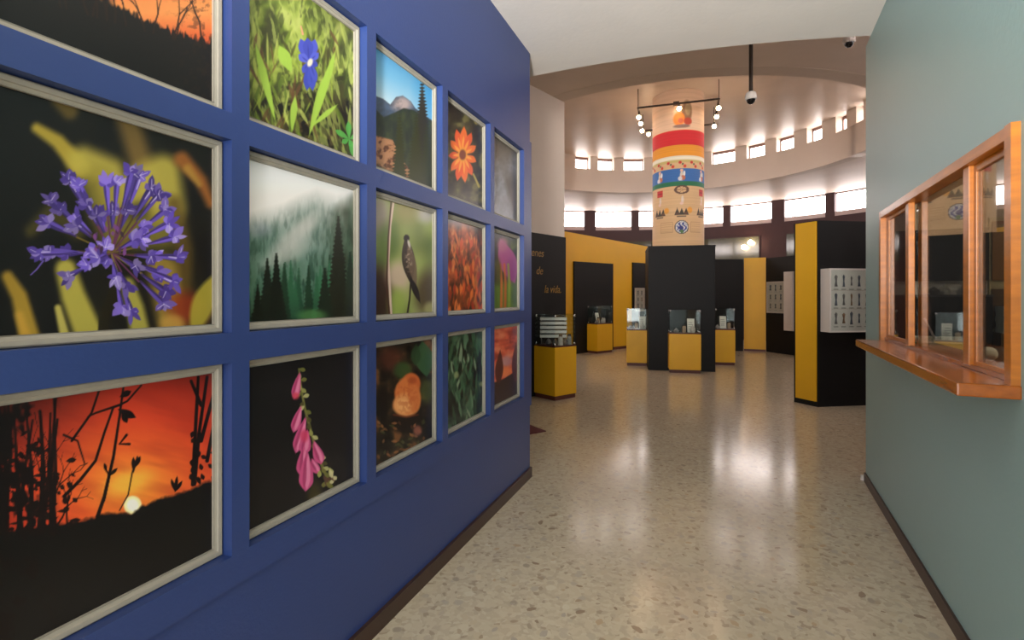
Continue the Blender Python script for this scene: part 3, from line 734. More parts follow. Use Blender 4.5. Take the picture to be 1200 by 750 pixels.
def art_mushroom(P):
    r = random.Random(16); Z = lambda x, y: (420 + x / 3.75, 370 + y / 3.75)
    P.c = P.ramp(P.noise(12, 14, 0, 3, 2.2), [(0, (18, 16, 14)), (.5, (42, 34, 24)), (.8, (82, 58, 36)), (1, (120, 78, 46))])
    P.blob(*Z(140, 190), 14, 14, (104, 52, 38), .7, 0, 1.3); P.blob(*Z(195, 240), 10, 10, (52, 78, 40), .9, 0, .8)
    P.petal(Z(280, 110), Z(300, 270), 22, (58, 92, 58), .95, 2, .5); P.petal(Z(255, 120), Z(250, 220), 12, (44, 70, 42), .9, 2); P.blob(*Z(300, 330), 8, 14, (84, 96, 44), .7, 0, 1)
    P.blob(*Z(110, 380), 7, 26, (20, 17, 15), .9, 0, 1); P.blob(*Z(205, 470), 20, 12, (22, 14, 12), .95, 0, .7)
    for k in range(60):
        x, y = r.uniform(90, 345), r.uniform(470, 660); a = r.uniform(0, 6.28)
        P.petal(Z(x, y), Z(x + 28*math.cos(a), y + 20*math.sin(a)), 3, r.choice([(132, 88, 52), (96, 58, 36), (168, 110, 66), (74, 78, 44)]), .8, 1.2)
    P.blob(*Z(232, 300), 11, 13, (204, 102, 52), 1, 0, .3); P.blob(*Z(206, 330), 12, 16, (216, 120, 62), 1, 20, .3); P.blob(*Z(210, 390), 15.5, 14, (228, 144, 82), 1, 0, .3); P.blob(*Z(245, 365), 8, 16, (214, 120, 64), 1, 0, .4); P.blob(*Z(196, 395), 9, 9, (244, 180, 116), .8, 0, 1.1); P.blob(*Z(236, 285), 5, 4, (160, 66, 34), .7, 0, 1); P.over(np.clip((P.noise(3, 3, 0, 2, 3) - .55), 0, 1) * np.clip(1.4 - np.hypot((P.X - 477) / 15, (P.Y - 462) / 22), 0, 1) * 1.2, (196, 92, 46))
    P.stroke([Z(155, 435), Z(210, 445), Z(262, 435)], 2, 2, (120, 56, 30), .8, 1.6); P.blob(*Z(260, 505), 5, 6, (166, 100, 84), .8)

def art_orange(P):
    Z = lambda x, y: (420 + x / 3.75, 20 + y / 3.75)
    P.c = P.ramp(P.noise(10, 12, 0, 3, 2.2), [(0, (30, 28, 22)), (.6, (60, 56, 36)), (1, (104, 98, 58))]); P.blob(*Z(520, 450), 3.5, 6, (196, 180, 110), .9, 0, .8); P.blob(*Z(420, 400), 8, 12, (36, 30, 26), .8)
    c = (458, 605)
    for k in range(11):
        a = 2*math.pi*k/11 + .25; P.petal(Z(c[0] + 8*math.cos(a), c[1] + 12*math.sin(a)), Z(c[0] + 62*math.cos(a), c[1] + 125*math.sin(a)), 8.5, (226, 84, 38) if k % 2 else (236, 108, 44), .98, 1.3, .6)
        P.petal(Z(c[0] + 8*math.cos(a), c[1] + 12*math.sin(a)), Z(c[0] + 44*math.cos(a), c[1] + 85*math.sin(a)), 3, (244, 170, 70), .8, 1.2, .5)
    P.blob(*Z(*c), 5.5, 8.5, (232, 150, 50), 1, 0, .5); P.blob(*Z(*c), 3.8, 6, (120, 50, 30), 1, 0, .5); P.stroke([Z(505, 690), Z(530, 745)], 2, 2.6, (180, 160, 70), .9, 1.2)
    P.c *= 1.0

def art_redgrass(P):
    r = random.Random(18); Z = lambda x, y: (420 + x / 4.414, 210 + y / 4.414)
    P.c = P.ramp(P.noise(7, 12, 0, 3, 2.2), [(0, (60, 34, 22)), (.5, (140, 62, 30)), (.8, (196, 92, 44)), (1, (220, 130, 70))])
    P.over(np.clip((272 - P.Y) / 14, 0, 1), (168, 158, 166)); P.over(np.clip((P.X - 548) / 14, 0, 1) * np.clip((285 - P.Y) / 25, 0, 1), (74, 70, 48)); P.over(np.clip((P.X - 550) / 20, 0, 1) * .5, (52, 34, 26))
    for k in range(110):
        x, y = r.uniform(462, 660), r.uniform(300, 700); P.petal(Z(x, y + 30), Z(x + r.uniform(-18, 18), y - r.uniform(20, 50)), r.uniform(2, 4), r.choice([(216, 84, 40), (232, 120, 56), (168, 54, 28), (120, 60, 30), (70, 40, 26), (190, 110, 50)]), .85, 1.1)

def art_leaves(P):
    r = random.Random(19); Z = lambda x, y: (420 + x / 3.75, 370 + y / 3.75)
    P.c = P.ramp(P.noise(9, 14, 20, 3, 2.2), [(0, (22, 28, 24)), (.6, (40, 62, 46)), (1, (74, 104, 78))])
    for k in range(130):
        x, y = r.uniform(400, 565), r.uniform(50, 500); a = math.radians(r.uniform(50, 120)); L = r.uniform(40, 110)
        P.petal(Z(x, y), Z(x + L*math.cos(a)*.5, y + L*math.sin(a)), r.uniform(1.6, 4.2), r.choice([(46, 80, 56), (66, 104, 74), (96, 130, 98), (24, 36, 28), (18, 22, 18), (18, 22, 18), (140, 160, 128)]), .85, 1.2)
    P.blob(*Z(430, 260), 3, 4, (150, 160, 110), .8); P.blob(*Z(545, 300), 4, 3, (150, 156, 110), .8)

def art_grey(P):
    P.c = P.ramp(np.clip((P.Y - 150) / 90, 0, 1), [(0, (66, 58, 44)), (.3, (84, 78, 64)), (.5, (122, 124, 126)), (.8, (138, 142, 150)), (1, (110, 112, 118))])
    P.over(P.noise(5, 7, 0, 3, 2.4) * .6 * np.clip((215 - P.Y) / 40, 0, 1), (54, 48, 36)); P.over(np.clip((P.X - 590 - (P.Y - 215) * .25) / 5, 0, 1) * np.clip((P.Y - 195) / 20, 0, 1), (74, 68, 58)); P.over(P.noise(4, 5, 0, 2, 2) * .3, (60, 56, 50))

def art_orchid(P):
    Z = lambda x, y: (420 + x / 4.414, 210 + y / 4.414)
    P.c = P.ramp(P.noise(7, 14, 0, 2, 2), [(0, (28, 26, 22)), (.6, (60, 66, 38)), (1, (104, 112, 58))]); P.over(np.clip((290 - P.Y) / 20, 0, 1), (34, 28, 26)); P.over(np.clip((P.Y - 325) / 12, 0, 1), (98, 124, 52))
    P.petal(Z(735, 310), Z(810, 540), 21, (170, 74, 132), 1, 1.6, .5); P.blob(*Z(745, 340), 6, 8, (176, 96, 128), .9, 0, .9); P.blob(*Z(790, 470), 7, 13, (150, 62, 128), .9, 0, .8)
    for x in (735, 755, 775): P.stroke([Z(x, 440), Z(x + 6, 540), Z(x + 4, 660)], 2.4, 3, (206, 104, 48) if x < 770 else (140, 160, 60), .85, 1.5)
    P.blob(*Z(810, 600), 4, 12, (74, 96, 46), .9, 0, 1); P.blob(*Z(720, 470), 4, 14, (84, 74, 36), .8, 0, 1)

def art_house(P):
    Z = lambda x, y: (420 + x / 3.75, 370 + y / 3.75)
    P.c = P.ramp(P.noise(10, 8, -15, 3, 1.8), [(0, (150, 60, 50)), (.5, (220, 94, 66)), (1, (238, 136, 100))]); P.blob(*Z(650, 200), 7, 6, (190, 150, 160), .7, 0, 1); P.blob(*Z(640, 245), 10, 5, (240, 128, 70), .8, -10, 1)
    P.over(P.below([(580, 448), (590, 444), (609, 432)], 1.5), (52, 34, 34))
    for x, t, w_ in ((620, 150, 4), (690, 120, 4.5), (612, 180, 3.5), (700, 150, 4)): P.petal(Z(x, 300), Z(x + 3, t), w_ * 2, (90, 40, 36), .95, 1.2, .45)
    P.blob(*Z(690, 70), 4, 5, (120, 60, 60), .6, 0, 1.2)

arts = [
 (0, 2, art_dusk, 'framed photo of dusk through bare trees above a black foreground', 230),
 (0, 1, art_agapanthus, 'framed close-up photo of a violet flower head against yellow leaves', 300),
 (0, 0, art_sunset, 'framed photo of a low white sun in red sky behind twigs', 270),
 (1, 2, art_iris, 'framed photo of one small blue flower among bright grass', 190),
 (1, 1, art_mist, 'framed photo of dark conifers under white mist', 190),
 (1, 0, art_foxglove, 'framed photo of pink bell flowers on a black background', 190),
 (2, 2, art_peak, 'framed photo of a rocky mountain peak under blue sky', 140),
 (2, 1, art_bird, 'framed photo of a small dark bird perched beside a pale stem', 140),
 (2, 0, art_mushroom, 'framed photo of an orange mushroom cap on dark forest floor', 140),
 (3, 2, art_orange, 'framed photo of an orange daisy-like flower', 110),
 (3, 1, art_redgrass, 'framed photo of a field of red-orange foliage', 110),
 (3, 0, art_leaves, 'framed photo filled with drooping dark green leaves', 110),
 (4, 2, art_grey, 'framed photo of a grey-brown hillside next to the orange daisy photo', 90),
 (4, 1, art_orchid, 'framed photo of a magenta flower on a green stem', 90),
 (4, 0, art_house, 'framed photo of trees silhouetted on orange sky beside the green leaves photo', 90),
]
FW = 0.026
for ci, ri, fn, label, n in arts:
    (y0, y1), (z0, z1) = cols_[ci], rows[ri]
    y0 += .003; y1 -= .003; z0 += .002; z1 -= .003
    base = Vector((-A-0.055, (y0+y1)/2, z0))
    root = empty('framed_photo', base); tag(root, label, 'framed photo', 'framed nature photos on the blue wall')
    loops = [(0, -0.062), (0, -0.036), (0.004, -0.033), (FW*.55, -0.034), (FW*.62, -0.038), (FW*.9, -0.041), (FW, -0.039), (FW, -0.056)]
    vs, fs = [], []
    for ins, dx in loops:
        vs += [(-A+dx, y0+ins, z0+ins), (-A+dx, y1-ins, z0+ins), (-A+dx, y1-ins, z1-ins), (-A+dx, y0+ins, z1-ins)]
    for k in range(len(loops)-1):
        for j in range(4): fs.append((4*k+j, 4*k+(j+1) % 4, 4*k+4+(j+1) % 4, 4*k+4+j))
    fr = MB().add([tuple(Vector(v) - base) for v in vs], fs).build('frame', M_frame, root)
    P = Print(y0+FW-.002, y1-FW+.002, z0+FW-.002, z1-FW+.002, n, int(n * 1.0), seed=ci*10+ri)
    fn(P)
    me = P.mesh(1.0); me.materials.append(M_print)
    o = bpy.data.objects.new('print', me); col.objects.link(o); o.parent = root
    o.location = (-A-0.047 - base.x, -base.y, -base.z)

# ================================================================ HALL OBJECTS
PILR, PILD = 3.41, 10.52
PC = W(PILR, PILD)
PIL_R = 0.505
ZP0, ZP1 = 2.36, Z_TOP
# ---- painted pillar
def pillar():
    nu, nv = 300, 240
    ph = np.linspace(0, 2*np.pi, nu, endpoint=False); z = np.linspace(ZP0, ZP1, nv)
    PH, ZZ = np.meshgrid(ph, z); PH, ZZ = PH.ravel(), ZZ.ravel()
    c = np.empty((nu*nv, 3)); c[:] = (214, 176, 130)
    ob = lambda m, rgb: c.__setitem__(slice(None), c*(1-np.clip(m,0,1)[:,None]) + np.array(rgb, float)*np.clip(m,0,1)[:,None])
    zy = lambda y: H + (HOR - y) * 10.02 / F        # height on the front of the pillar
    face = math.atan2(-PC.y, -PC.x)                 # direction of the passage
    a = (PH - face - math.radians(8) + np.pi) % (2*np.pi) - np.pi
    per = 2*np.pi/7; am = (a + per/2) % per - per/2; s = am * PIL_R      # metres round the pillar
    rs = np.random.RandomState(2)
    ob(np.clip((ZZ - zy(152)) / .02, 0, 1), (206, 176, 150))
    band = lambda y0, y1, rgb: ob((ZZ < zy(y0)) & (ZZ > zy(y1)), rgb)
    band(152, 169.5, (196, 28, 36)); band(169.5, 182, (222, 146, 34)); band(182, 187, (228, 220, 196)); band(187, 190, (196, 178, 110))
    band(197, 213, (52, 104, 168)); band(212, 218, (34, 108, 72))
    dot = lambda cx, y, rx, ry, rgb, sx=None: ob(np.clip((1.15 - np.hypot(((s if sx is None else sx) - cx)/rx, (ZZ - zy(y))/ry)) / .3, 0, 1), rgb)
    sa = ((a + per/4) % (per/2) - per/4) * PIL_R
    dot(-.03, 190, .03, .03, (196, 50, 44), sa); dot(.06, 194.5, .03, .03, (206, 60, 44), sa); dot(.02, 192, .02, .02, (86, 96, 66), sa)
    # little figures on the blue band
    dot(0, 206, .035, .09, (206, 196, 180)); dot(.03, 208, .04, .05, (190, 110, 80)); dot(-.03, 209, .04, .04, (206, 206, 206)); dot(.0, 199.5, .03, .03, (226, 180, 150)); dot(.05, 203, .02, .05, (226, 226, 220))
    # alternating wheel and red square under the green band
    k7 = np.floor((a + per/2) / per).astype(int); odd = (k7 % 2) != 0
    r_ = np.hypot(s/.14, (ZZ - zy(222))/.085); wheel = (np.abs(r_ - .85) < .18) | ((r_ < .9) & (np.abs(np.sin(3*np.arctan2(ZZ - zy(222), s))) < .25))
    ob(((wheel) & ~odd & (ZZ < zy(217))) * .85, (84, 56, 48)); ob(((np.abs(s) < .075) & (np.abs(ZZ - zy(225)) < .065) & odd) * 1., (196, 58, 56)); ob(((np.abs(s) < .05) & (np.abs(ZZ - zy(225)) < .012) & odd) * .6, (120, 40, 44))
    dot(.015, 234, .025, .08, (222, 206, 190)); dot(.0, 238, .035, .03, (226, 190, 170)); dot(.16, 246, .05, .06, (226, 158, 66))
    # dark peaks
    zz = (ZZ - zy(252)) / (zy(243) - zy(252)); peaks = np.maximum.reduce([1 - np.abs(s - o)/.055 for o in (-.085, 0, .085)])
    ob(((zz > 0) & (zz < peaks)) * .9, (52, 48, 42)); ob(((np.abs(s) < .09) & (ZZ < zy(252.5)) & (ZZ > zy(254.5))) * .7, (70, 60, 50)); ob(((zz > .1) & (zz < peaks*.5) & (np.abs(s) > .03)) * .8, (112, 70, 52))
    # round blue and white emblem
    r_ = np.hypot(s, ZZ - zy(266)); on = np.abs(a) < per/2
    ob((r_ < .135) & on, (46, 44, 62)); ob((r_ < .118) & on, (206, 206, 200)); ob((r_ < .10) & on, (60, 72, 140)); ob((r_ < .10) & on & (np.sin(9*s/.1 + 3*np.sin(ZZ*40)) > .35), (214, 212, 210)); ob((np.hypot(s+.01, ZZ - zy(267)) < .045) & on, (48, 54, 122)); ob((np.hypot(s, ZZ - zy(271)) < .035) & on & (ZZ < zy(269)), (84, 120, 70))
    # ruled frames of small text left and right of the emblem
    for cx in (-.30, .30):
        e = np.maximum(np.abs(a*PIL_R - cx)/.13, np.abs(ZZ - zy(266))/.10); ob(((e < 1) & (e > .93)) * .5, (150, 112, 76)); ob(((e < .85) & (np.sin(ZZ*150) > .55)) * .25, (140, 104, 70))
    # orange-brown figure above the bands
    af = a*PIL_R
    dot(.10, 131, .10, .22, (124, 96, 74), af); dot(.12, 128, .06, .12, (150, 130, 100), af); dot(-.05, 139, .11, .13, (214, 120, 44), af); dot(.12, 142, .08, .07, (170, 66, 48), af); dot(.0, 147.5, .16, .035, (130, 104, 96), af); dot(-.02, 141, .05, .05, (176, 90, 60), af)
    ob((np.abs(s) > .38) * .0, (0, 0, 0))
    g = np.asarray(rs.rand(nv, 1) @ np.ones((1, nu))).ravel(); c *= (0.97 + .06*g)[:, None]
    me = bpy.data.meshes.new('pillar')
    X = PIL_R*np.cos(PH); Y = PIL_R*np.sin(PH)
    i = np.arange(nu*(nv-1)); r0 = i // nu; cc = i % nu
    q = np.stack([r0*nu + cc, r0*nu + (cc+1) % nu, (r0+1)*nu + (cc+1) % nu, (r0+1)*nu + cc], 1)
    me.vertices.add(nu*nv); me.vertices.foreach_set('co', np.stack([X, Y, ZZ - ZP0], 1).astype(np.float32).ravel())
    me.loops.add(q.size); me.polygons.add(len(q)); me.loops.foreach_set('vertex_index', q.astype(np.int32).ravel())
    me.polygons.foreach_set('loop_start', (np.arange(len(q))*4).astype(np.int32)); me.update(calc_edges=True)
    me.polygons.foreach_set('use_smooth', np.ones(len(q), bool))
    at = me.attributes.new('Col', 'FLOAT_COLOR', 'POINT')
    at.data.foreach_set('color', np.concatenate([lin(np.clip(c, 0, 255)), np.ones((nu*nv, 1))], 1).astype(np.float32).ravel())
    me.materials.append(mat_attr('painted_pillar', 0.55, 0.4))
    o = bpy.data.objects.new('painted_pillar', me); col.objects.link(o); o.location = (PC.x, PC.y, ZP0)
    tag(o, 'round cream pillar painted with red, orange, blue and green bands and emblems', 'pillar')
pillar()

# ---- black square pedestal round the pillar's foot
PED_ROT = TH - math.radians(12)
ped = empty('pillar_pedestal', PC, PED_ROT); tag(ped, 'tall black square casing around the foot of the painted pillar', 'pedestal')
hw = 0.62
for k in range(4):
    a = k * math.pi/2; R_ = Matrix.Rotation(a, 4, 'Z')
    mb = MB().box((-hw, -hw, 0.0), (hw-0.03, -hw+0.03, 2.40)); mb.v = [tuple(R_ @ Vector(v)) for v in mb.v]
    mb.build('side_panel', M_black, ped, bevel=0.004)
MB().box((-hw-0.005, -hw-0.005, 2.40), (hw+0.005, hw+0.005, 2.43)).build('top_board', M_black, ped)

# ---- showcases: yellow plinth, glass box with steel corner studs
def showcase(pos, rz, wx, wy, label, zt=0.755, zg=1.19, group='yellow showcases with glass tops', plinth=True):
    root = empty('showcase', pos, rz); tag(root, label, 'showcase', group)
    x, y = wx/2, wy/2
    MB().box((-x+.012, -y+.012, 0), (x-.012, y-.012, 0.06)).build('base_trim', M_trim_red, root)
    MB().box((-x, -y, 0.06), (x, y, zt-0.02)).build('plinth', M_yellow, root, bevel=0.004)
    MB().box((-x+.005, -y+.005, zt-0.02), (x-.005, y-.005, zt)).build('deck', M_trim_red, root)
    t = 0.006; i = 0.012
    MB().box((-x+i, -y+i, zt), (x-i, -y+i+t, zg)).build('glass_pane', M_glass, root)
    MB().box((-x+i, y-i-t, zt), (x-i, y-i, zg)).build('glass_pane', M_glass, root)
    MB().box((-x+i, -y+i+t, zt), (-x+i+t, y-i-t, zg)).build('glass_pane', M_glass, root)
    MB().box((x-i-t, -y+i+t, zt), (x-i, y-i-t, zg)).build('glass_pane', M_glass, root)
    MB().box((-x+i, -y+i, zg), (x-i, y-i, zg+t)).build('glass_top', M_glass, root)
    for sx in (-1, 1):
        for sy in (-1, 1):
            for zz in (zt+0.02, zg-0.02):
                MB().lathe([(0.0001, -.02), (.016, -.012), (.02, 0), (.016, .012), (.0001, .02)], 10, (sx*(x-.021), sy*(y-.021), zz)).build('corner_stud', M_chrome, root, smooth=True)
    return root

M_stone = [mat('specimen_%d' % i, c, 0.6, var=.2, scale=30) for i, c in enumerate([(150,146,140), (96,90,88), (178,150,120), (70,74,84), (196,190,180), (120,90,64)])]
srng = random.Random(21)
def rock(pos, r, h, label, group, m):
    mb = MB(); prof = []
    n = 6
    for k in range(n+1):
        t = k/n; prof.append((max(.0005, r*math.sin(math.pi*min(1, .25 + .75*t))*srng.uniform(.85, 1.1)) if 0 < k < n else (r*.72 if k == 0 else .0005), h*t))
    mb.lathe([(0.0005, 0)] + prof, 9)
    mb.v = [(v[0]*srng.uniform(.85, 1.15), v[1]*srng.uniform(.85, 1.15), v[2]) for v in mb.v]
    o = mb.build('mineral_specimen', m, None); o.location = pos
    return tag(o, label, 'specimen', group)
def jar(pos, r, h, label, group, m):
    root = empty('specimen_jar', pos); tag(root, label, 'jar', group)
    MB().lathe([(0.0005, 0), (r, 0), (r, h*.72), (r*.7, h*.8), (r*.7, h*.84), (.0005, h*.84)], 12).build('jar_body', m, root, smooth=True)
    jb = root.children[0] if root.children else root
    MB().lathe([(0.0005, h*.84), (r*.78, h*.84), (r*.78, h), (.0005, h)], 12).build('lid', M_metal, jb)
    return root
def card(pos, rz, w_, h_, label, tilt=0.25):  # white card standing in for a bright window reflection in the case
    root = empty('highlight_card', pos, rz); tag(root, label, 'card')
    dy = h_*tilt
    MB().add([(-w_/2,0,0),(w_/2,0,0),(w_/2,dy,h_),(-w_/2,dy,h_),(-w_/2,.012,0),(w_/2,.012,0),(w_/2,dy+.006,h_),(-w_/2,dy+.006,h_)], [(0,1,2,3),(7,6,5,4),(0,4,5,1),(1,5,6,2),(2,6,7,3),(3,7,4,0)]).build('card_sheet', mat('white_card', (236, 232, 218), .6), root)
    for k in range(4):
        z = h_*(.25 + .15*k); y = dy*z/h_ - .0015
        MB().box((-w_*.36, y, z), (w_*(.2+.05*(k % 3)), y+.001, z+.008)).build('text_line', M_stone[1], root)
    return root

def local(root, x, y, z):
    c, s = math.cos(root.rotation_euler.z), math.sin(root.rotation_euler.z)
    return Vector((root.location.x + c*x - s*y, root.location.y + s*x + c*y, z))
def fill_case(root, wx, wy, where, n=3, zt=0.755, with_card=True, cx=0.1):
    for k in range(n):
        x = -wx*.30 + wx*.6*k/max(1, n-1); y = -wy*.12 + .05*(k % 2)
        p = local(root, x, y, zt)
        if k % 2: jar(p, .034, .15, 'small dark-lidded jar inside the showcase ' + where, 'jars in the showcases', M_stone[(k+1) % 6])
        else: rock(p, .05, .09 + .03*(k % 3), 'small %s mineral lump inside the showcase %s' % (['grey', 'dark', 'tan', 'blue-black', 'pale', 'brown'][(k*2) % 6], where), 'minerals in the showcases', M_stone[(k*2) % 6])
    if with_card: card(local(root, wx*cx, wy*.16, zt), root.rotation_euler.z, .13, .26, 'white upright card standing for the bright highlight inside the showcase ' + where)

# three against the black casing
sc = showcase(local(ped, 0.035, -hw-0.14, 0), PED_ROT, 0.57, 0.28, 'yellow showcase in front of the black pillar casing'); fill_case(sc, .5, .28, 'in front of the pillar casing', 3, cx=.26)
r_, d_ = G(749.5, 428.5)
_q = W(r_, d_ + 0.2) - PC; _y = -math.sin(PED_ROT)*_q.x + math.cos(PED_ROT)*_q.y      # its place along the casing's side
sl = showcase(local(ped, -hw - 0.205, _y, 0), PED_ROT, 0.41, 0.46, 'yellow showcase by the black casing, on the yellow wall side'); fill_case(sl, .40, .46, 'between the pillar casing and the yellow wall', 3, cx=.3)
r_, d_ = G(849.5, 428.0)
sr = showcase(W(r_ + 0.05, d_ + 0.22), PED_ROT, 0.40, 0.46, 'yellow showcase by the black casing, on the specimen board side'); fill_case(sr, .40, .46, 'on the specimen board side of the casing', 2, cx=.05)
# one beside the partition, seen past the blue wall
c0 = Vector((*G(650.3, 470.0), 0)); a1 = math.atan2(0.28, 0.338)
ux, uy = Vector((math.cos(a1), math.sin(a1), 0)), Vector((-math.sin(a1), math.cos(a1), 0))
cc = c0 + ux*0.215 + uy*0.215
sp = showcase(W(cc.x, cc.y), TH + a1, 0.43, 0.43, 'large yellow showcase in front of the lettered black panel')
MB().box((.215, .12, .12), (.235, .17, .18)).build('lock', M_metal, sp)
rack = empty('tray_stack', local(sp, -.01, .028, .755), TH); tag(rack, 'stack of white slatted trays inside the showcase by the lettered panel', 'tray stack')
for k in range(5):
    MB().box((-.19, -.04, .10+.062*k), (.19, .04, .14+.062*k)).build('tray', mat('white_tray', (226, 224, 216), .5), rack)
for sx in (-.17, .17): MB().box((sx-.006, -.034, 0), (sx+.006, .034, .10+.062*5)).build('upright', M_stone[1], rack)
for k, (x, y) in enumerate(((-.125, -.13), (-.04, -.15), (.05, -.15), (.13, -.155), (-.145, -.012))):
    if k % 2: jar(local(sp, x, y, .755), .035, .15, 'small jar standing before the white trays', 'jars before the white trays', M_stone[(k+3) % 6])
    else: rock(local(sp, x, y, .755), .045, .10, 'dark mineral lump lying before the white trays', 'minerals before the white trays', M_stone[[1, 3, 1, 3, 1][k]])

# ---- lettered black panel on the partition
panel = empty('text_panel', PW(0.55, 0.0)); tag(panel, 'tall black panel with small gold script on the white partition', 'panel')
zt_ = 2.37
MB().prism([PW(0.004, 0.0)-panel.location, PW(0.004, 0.03)-panel.location, PW(2.6, 0.03)-panel.location, PW(2.6, 0.0)-panel.location], 0, zt_).build('board', M_black, panel)
M_gold = mat('gold_lettering', (150, 112, 40), .4, var=.1)
def script(txt, t, z, size):
    cu = bpy.data.curves.new('lettering', 'FONT'); cu.body = txt; cu.size = size; cu.shear = 0.25; cu.extrude = 0.002; cu.align_x = 'CENTER'
    o = bpy.data.objects.new('tmp', cu); col.objects.link(o)
    dg = bpy.context.evaluated_depsgraph_get(); me = bpy.data.meshes.new_from_object(o.evaluated_get(dg)); bpy.data.objects.remove(o)
    me.materials.clear(); me.materials.append(M_gold)
    k = bpy.data.objects.new('lettering', me); col.objects.link(k); k.parent = panel
    k.location = PW(t, 0.033, z) - panel.location
    k.rotation_euler = (math.pi/2, 0, math.atan2(dv.y, dv.x)); k['label'] = 'gold script reading "%s"' % txt
    return k
def p_t(px):                  # distance back from the partition's end met by the sight line through column px
    k = (px - 600) / F; a0, b0 = pol(3.95, -130.3), dv
    ar, ad = a0.x*CT + a0.y*ST, -a0.x*ST + a0.y*CT; br, bd = b0.x*CT + b0.y*ST, -b0.x*ST + b0.y*CT
    return (ar - k*ad) / (br - k*bd)
script('Orígenes', p_t(620), 2.03, 0.165); script('de', p_t(630), 1.77, 0.165); script('la', p_t(638), 1.50, 0.165); script('vida.', p_t(649), 1.50, 0.165)

# ---- yellow wall with black bays behind
ya, yb = Vector(((663-600)/F*12.7, 12.7, 0)), Vector(((764-600)/F*15.05, 15.05, 0))
yd = (yb - ya).normalized(); yn = Vector((yd.y, -yd.x, 0))
def YW(t, off=0.0): p = ya + yd*t + yn*off; return W(p.x, p.y)
def y_t(px):
    k = (px-600)/F; return (ya.x - k*ya.y) / (k*yd.y - yd.x)
Ly = (yb-ya).length
ywall = empty('yellow_screen', YW(Ly/2)); tag(ywall, 'wide yellow screen wall with black bays and a sloping top', 'screen')
def ypart(name, t0, t1, o0, o1, z0, z1, m, sl=None):
    mb = MB().prism([YW(t0,o0), YW(t1,o0), YW(t1,o1), YW(t0,o1)], z0, sl or z1)
    return mb.build(name, m, ywall, loc=None) if False else _loc(mb, name, m, ywall)
def _loc(mb, name, m, root, bevel=0.0):
    L = root.location; rz = Matrix.Rotation(-root.rotation_euler.z, 4, 'Z')
    mb.v = [tuple(rz @ (Vector(v) - L)) for v in mb.v]
    return mb.build(name, m, root, bevel=bevel)
zs0, zs1 = 3.04, 2.885
ypart('board', -.4, Ly, -0.12, 0, 0.05, 0, M_yellow, [zs0+.03, zs1, zs1, zs0+.03])
ypart('base_trim', -.4, Ly, -0.13, 0.01, 0, 0.07, M_trim_red)
b0, b1 = y_t(671.5), y_t(717)
ypart('black_bay', b0, b1, 0.0, 0.05, 0, 1.45 + (HOR-308.5)*13.6/F, M_black)
b2 = y_t(740.5)
ypart('black_bay', b2, Ly-.02, 0.0, 0.04, 0, 1.45 + (HOR-308)*14.6/F, M_black)
rzY0 = math.atan2((YW(1)-YW(0)).y, (YW(1)-YW(0)).x)
r_, d_ = G(703, 410.5)
sb = showcase(W(r_*13.2/d_, 13.2), rzY0, 0.60, 0.34, 'yellow showcase in the black bay of the yellow screen', .755, 1.2); fill_case(sb, .58, .34, 'in the black bay', 4, cx=.02)

# ---- specimen boards: shallow cases with rows of small dark specimens
def specimen_board(pos, rz, w_, h_, dep, rows_, cols__, label, cat='specimen board', m=M_case, seed=1, dark=True):
    """origin at the lower middle of the back; front faces local -y"""
    root = empty('specimen_board', pos, rz); tag(root, label, cat)
    MB().box((-w_/2, -dep, 0), (w_/2, 0, h_)).build('case_body', m, root, bevel=0.004)
    b = .02
    for a, c in (((-w_/2, -dep-.012, 0), (-w_/2+b, -dep, h_)), ((w_/2-b, -dep-.012, 0), (w_/2, -dep, h_)), ((-w_/2+b, -dep-.012, 0), (w_/2-b, -dep, b)), ((-w_/2+b, -dep-.012, h_-b), (w_/2-b, -dep, h_))):
        MB().box(a, c).build('edge_strip', m, root)
    q = random.Random(seed); cw, ch = (w_-.08)/cols__, (h_-.1)/rows_
    for j in range(1, rows_): MB().box((-w_/2+b, -dep-.008, .06+ch*j-.004), (w_/2-b, -dep, .06+ch*j+.004)).build('shelf_strip', M_paper, root)
    for i in range(cols__):
        for j in range(rows_):
            cx, cz = -w_/2+.04+cw*(i+.5), .06+ch*(j+.5); hh = ch*q.uniform(.26, .38); ww = cw*q.uniform(.12, .22)
            mb = MB().add([(cx-ww, -dep-.004, cz-hh*.9), (cx+ww, -dep-.004, cz-hh*.9), (cx+ww*.5, -dep-.004, cz), (cx+ww, -dep-.004, cz+hh*.7), (cx, -dep-.004, cz+hh), (cx-ww, -dep-.004, cz+hh*.7), (cx-ww*.5, -dep-.004, cz), (cx, -dep-.02, cz+hh*.5), (cx, -dep-.018, cz-hh*.5)],
                          [(0,1,8),(1,2,8),(2,6,8),(6,0,8),(2,3,7),(3,4,7),(4,5,7),(5,6,7),(6,2,7)])
            mb.build('specimen', M_stone[q.choice([1, 3, 1, 5])], root)
            MB().box((cx-cw*.3, -dep-.003, cz-ch*.48), (cx+cw*.3, -dep-.001, cz-ch*.42)).build('caption', M_stone[0], root)
    MB().box((-w_/2+b, -dep-.011, b), (w_/2-b, -dep-.010, h_-b)).build('cover_glass', M_glass, root)
    return root

# board on the second bay of the yellow screen
p = YW(y_t(747.5), 0.04); rzY = math.atan2((YW(1)-YW(0)).y, (YW(1)-YW(0)).x)
specimen_board(Vector((p.x, p.y, 1.02)), rzY, .42, .66, .03, 3, 2, 'narrow beige specimen board on the yellow screen beside the pillar casing', m=M_paper, seed=2)

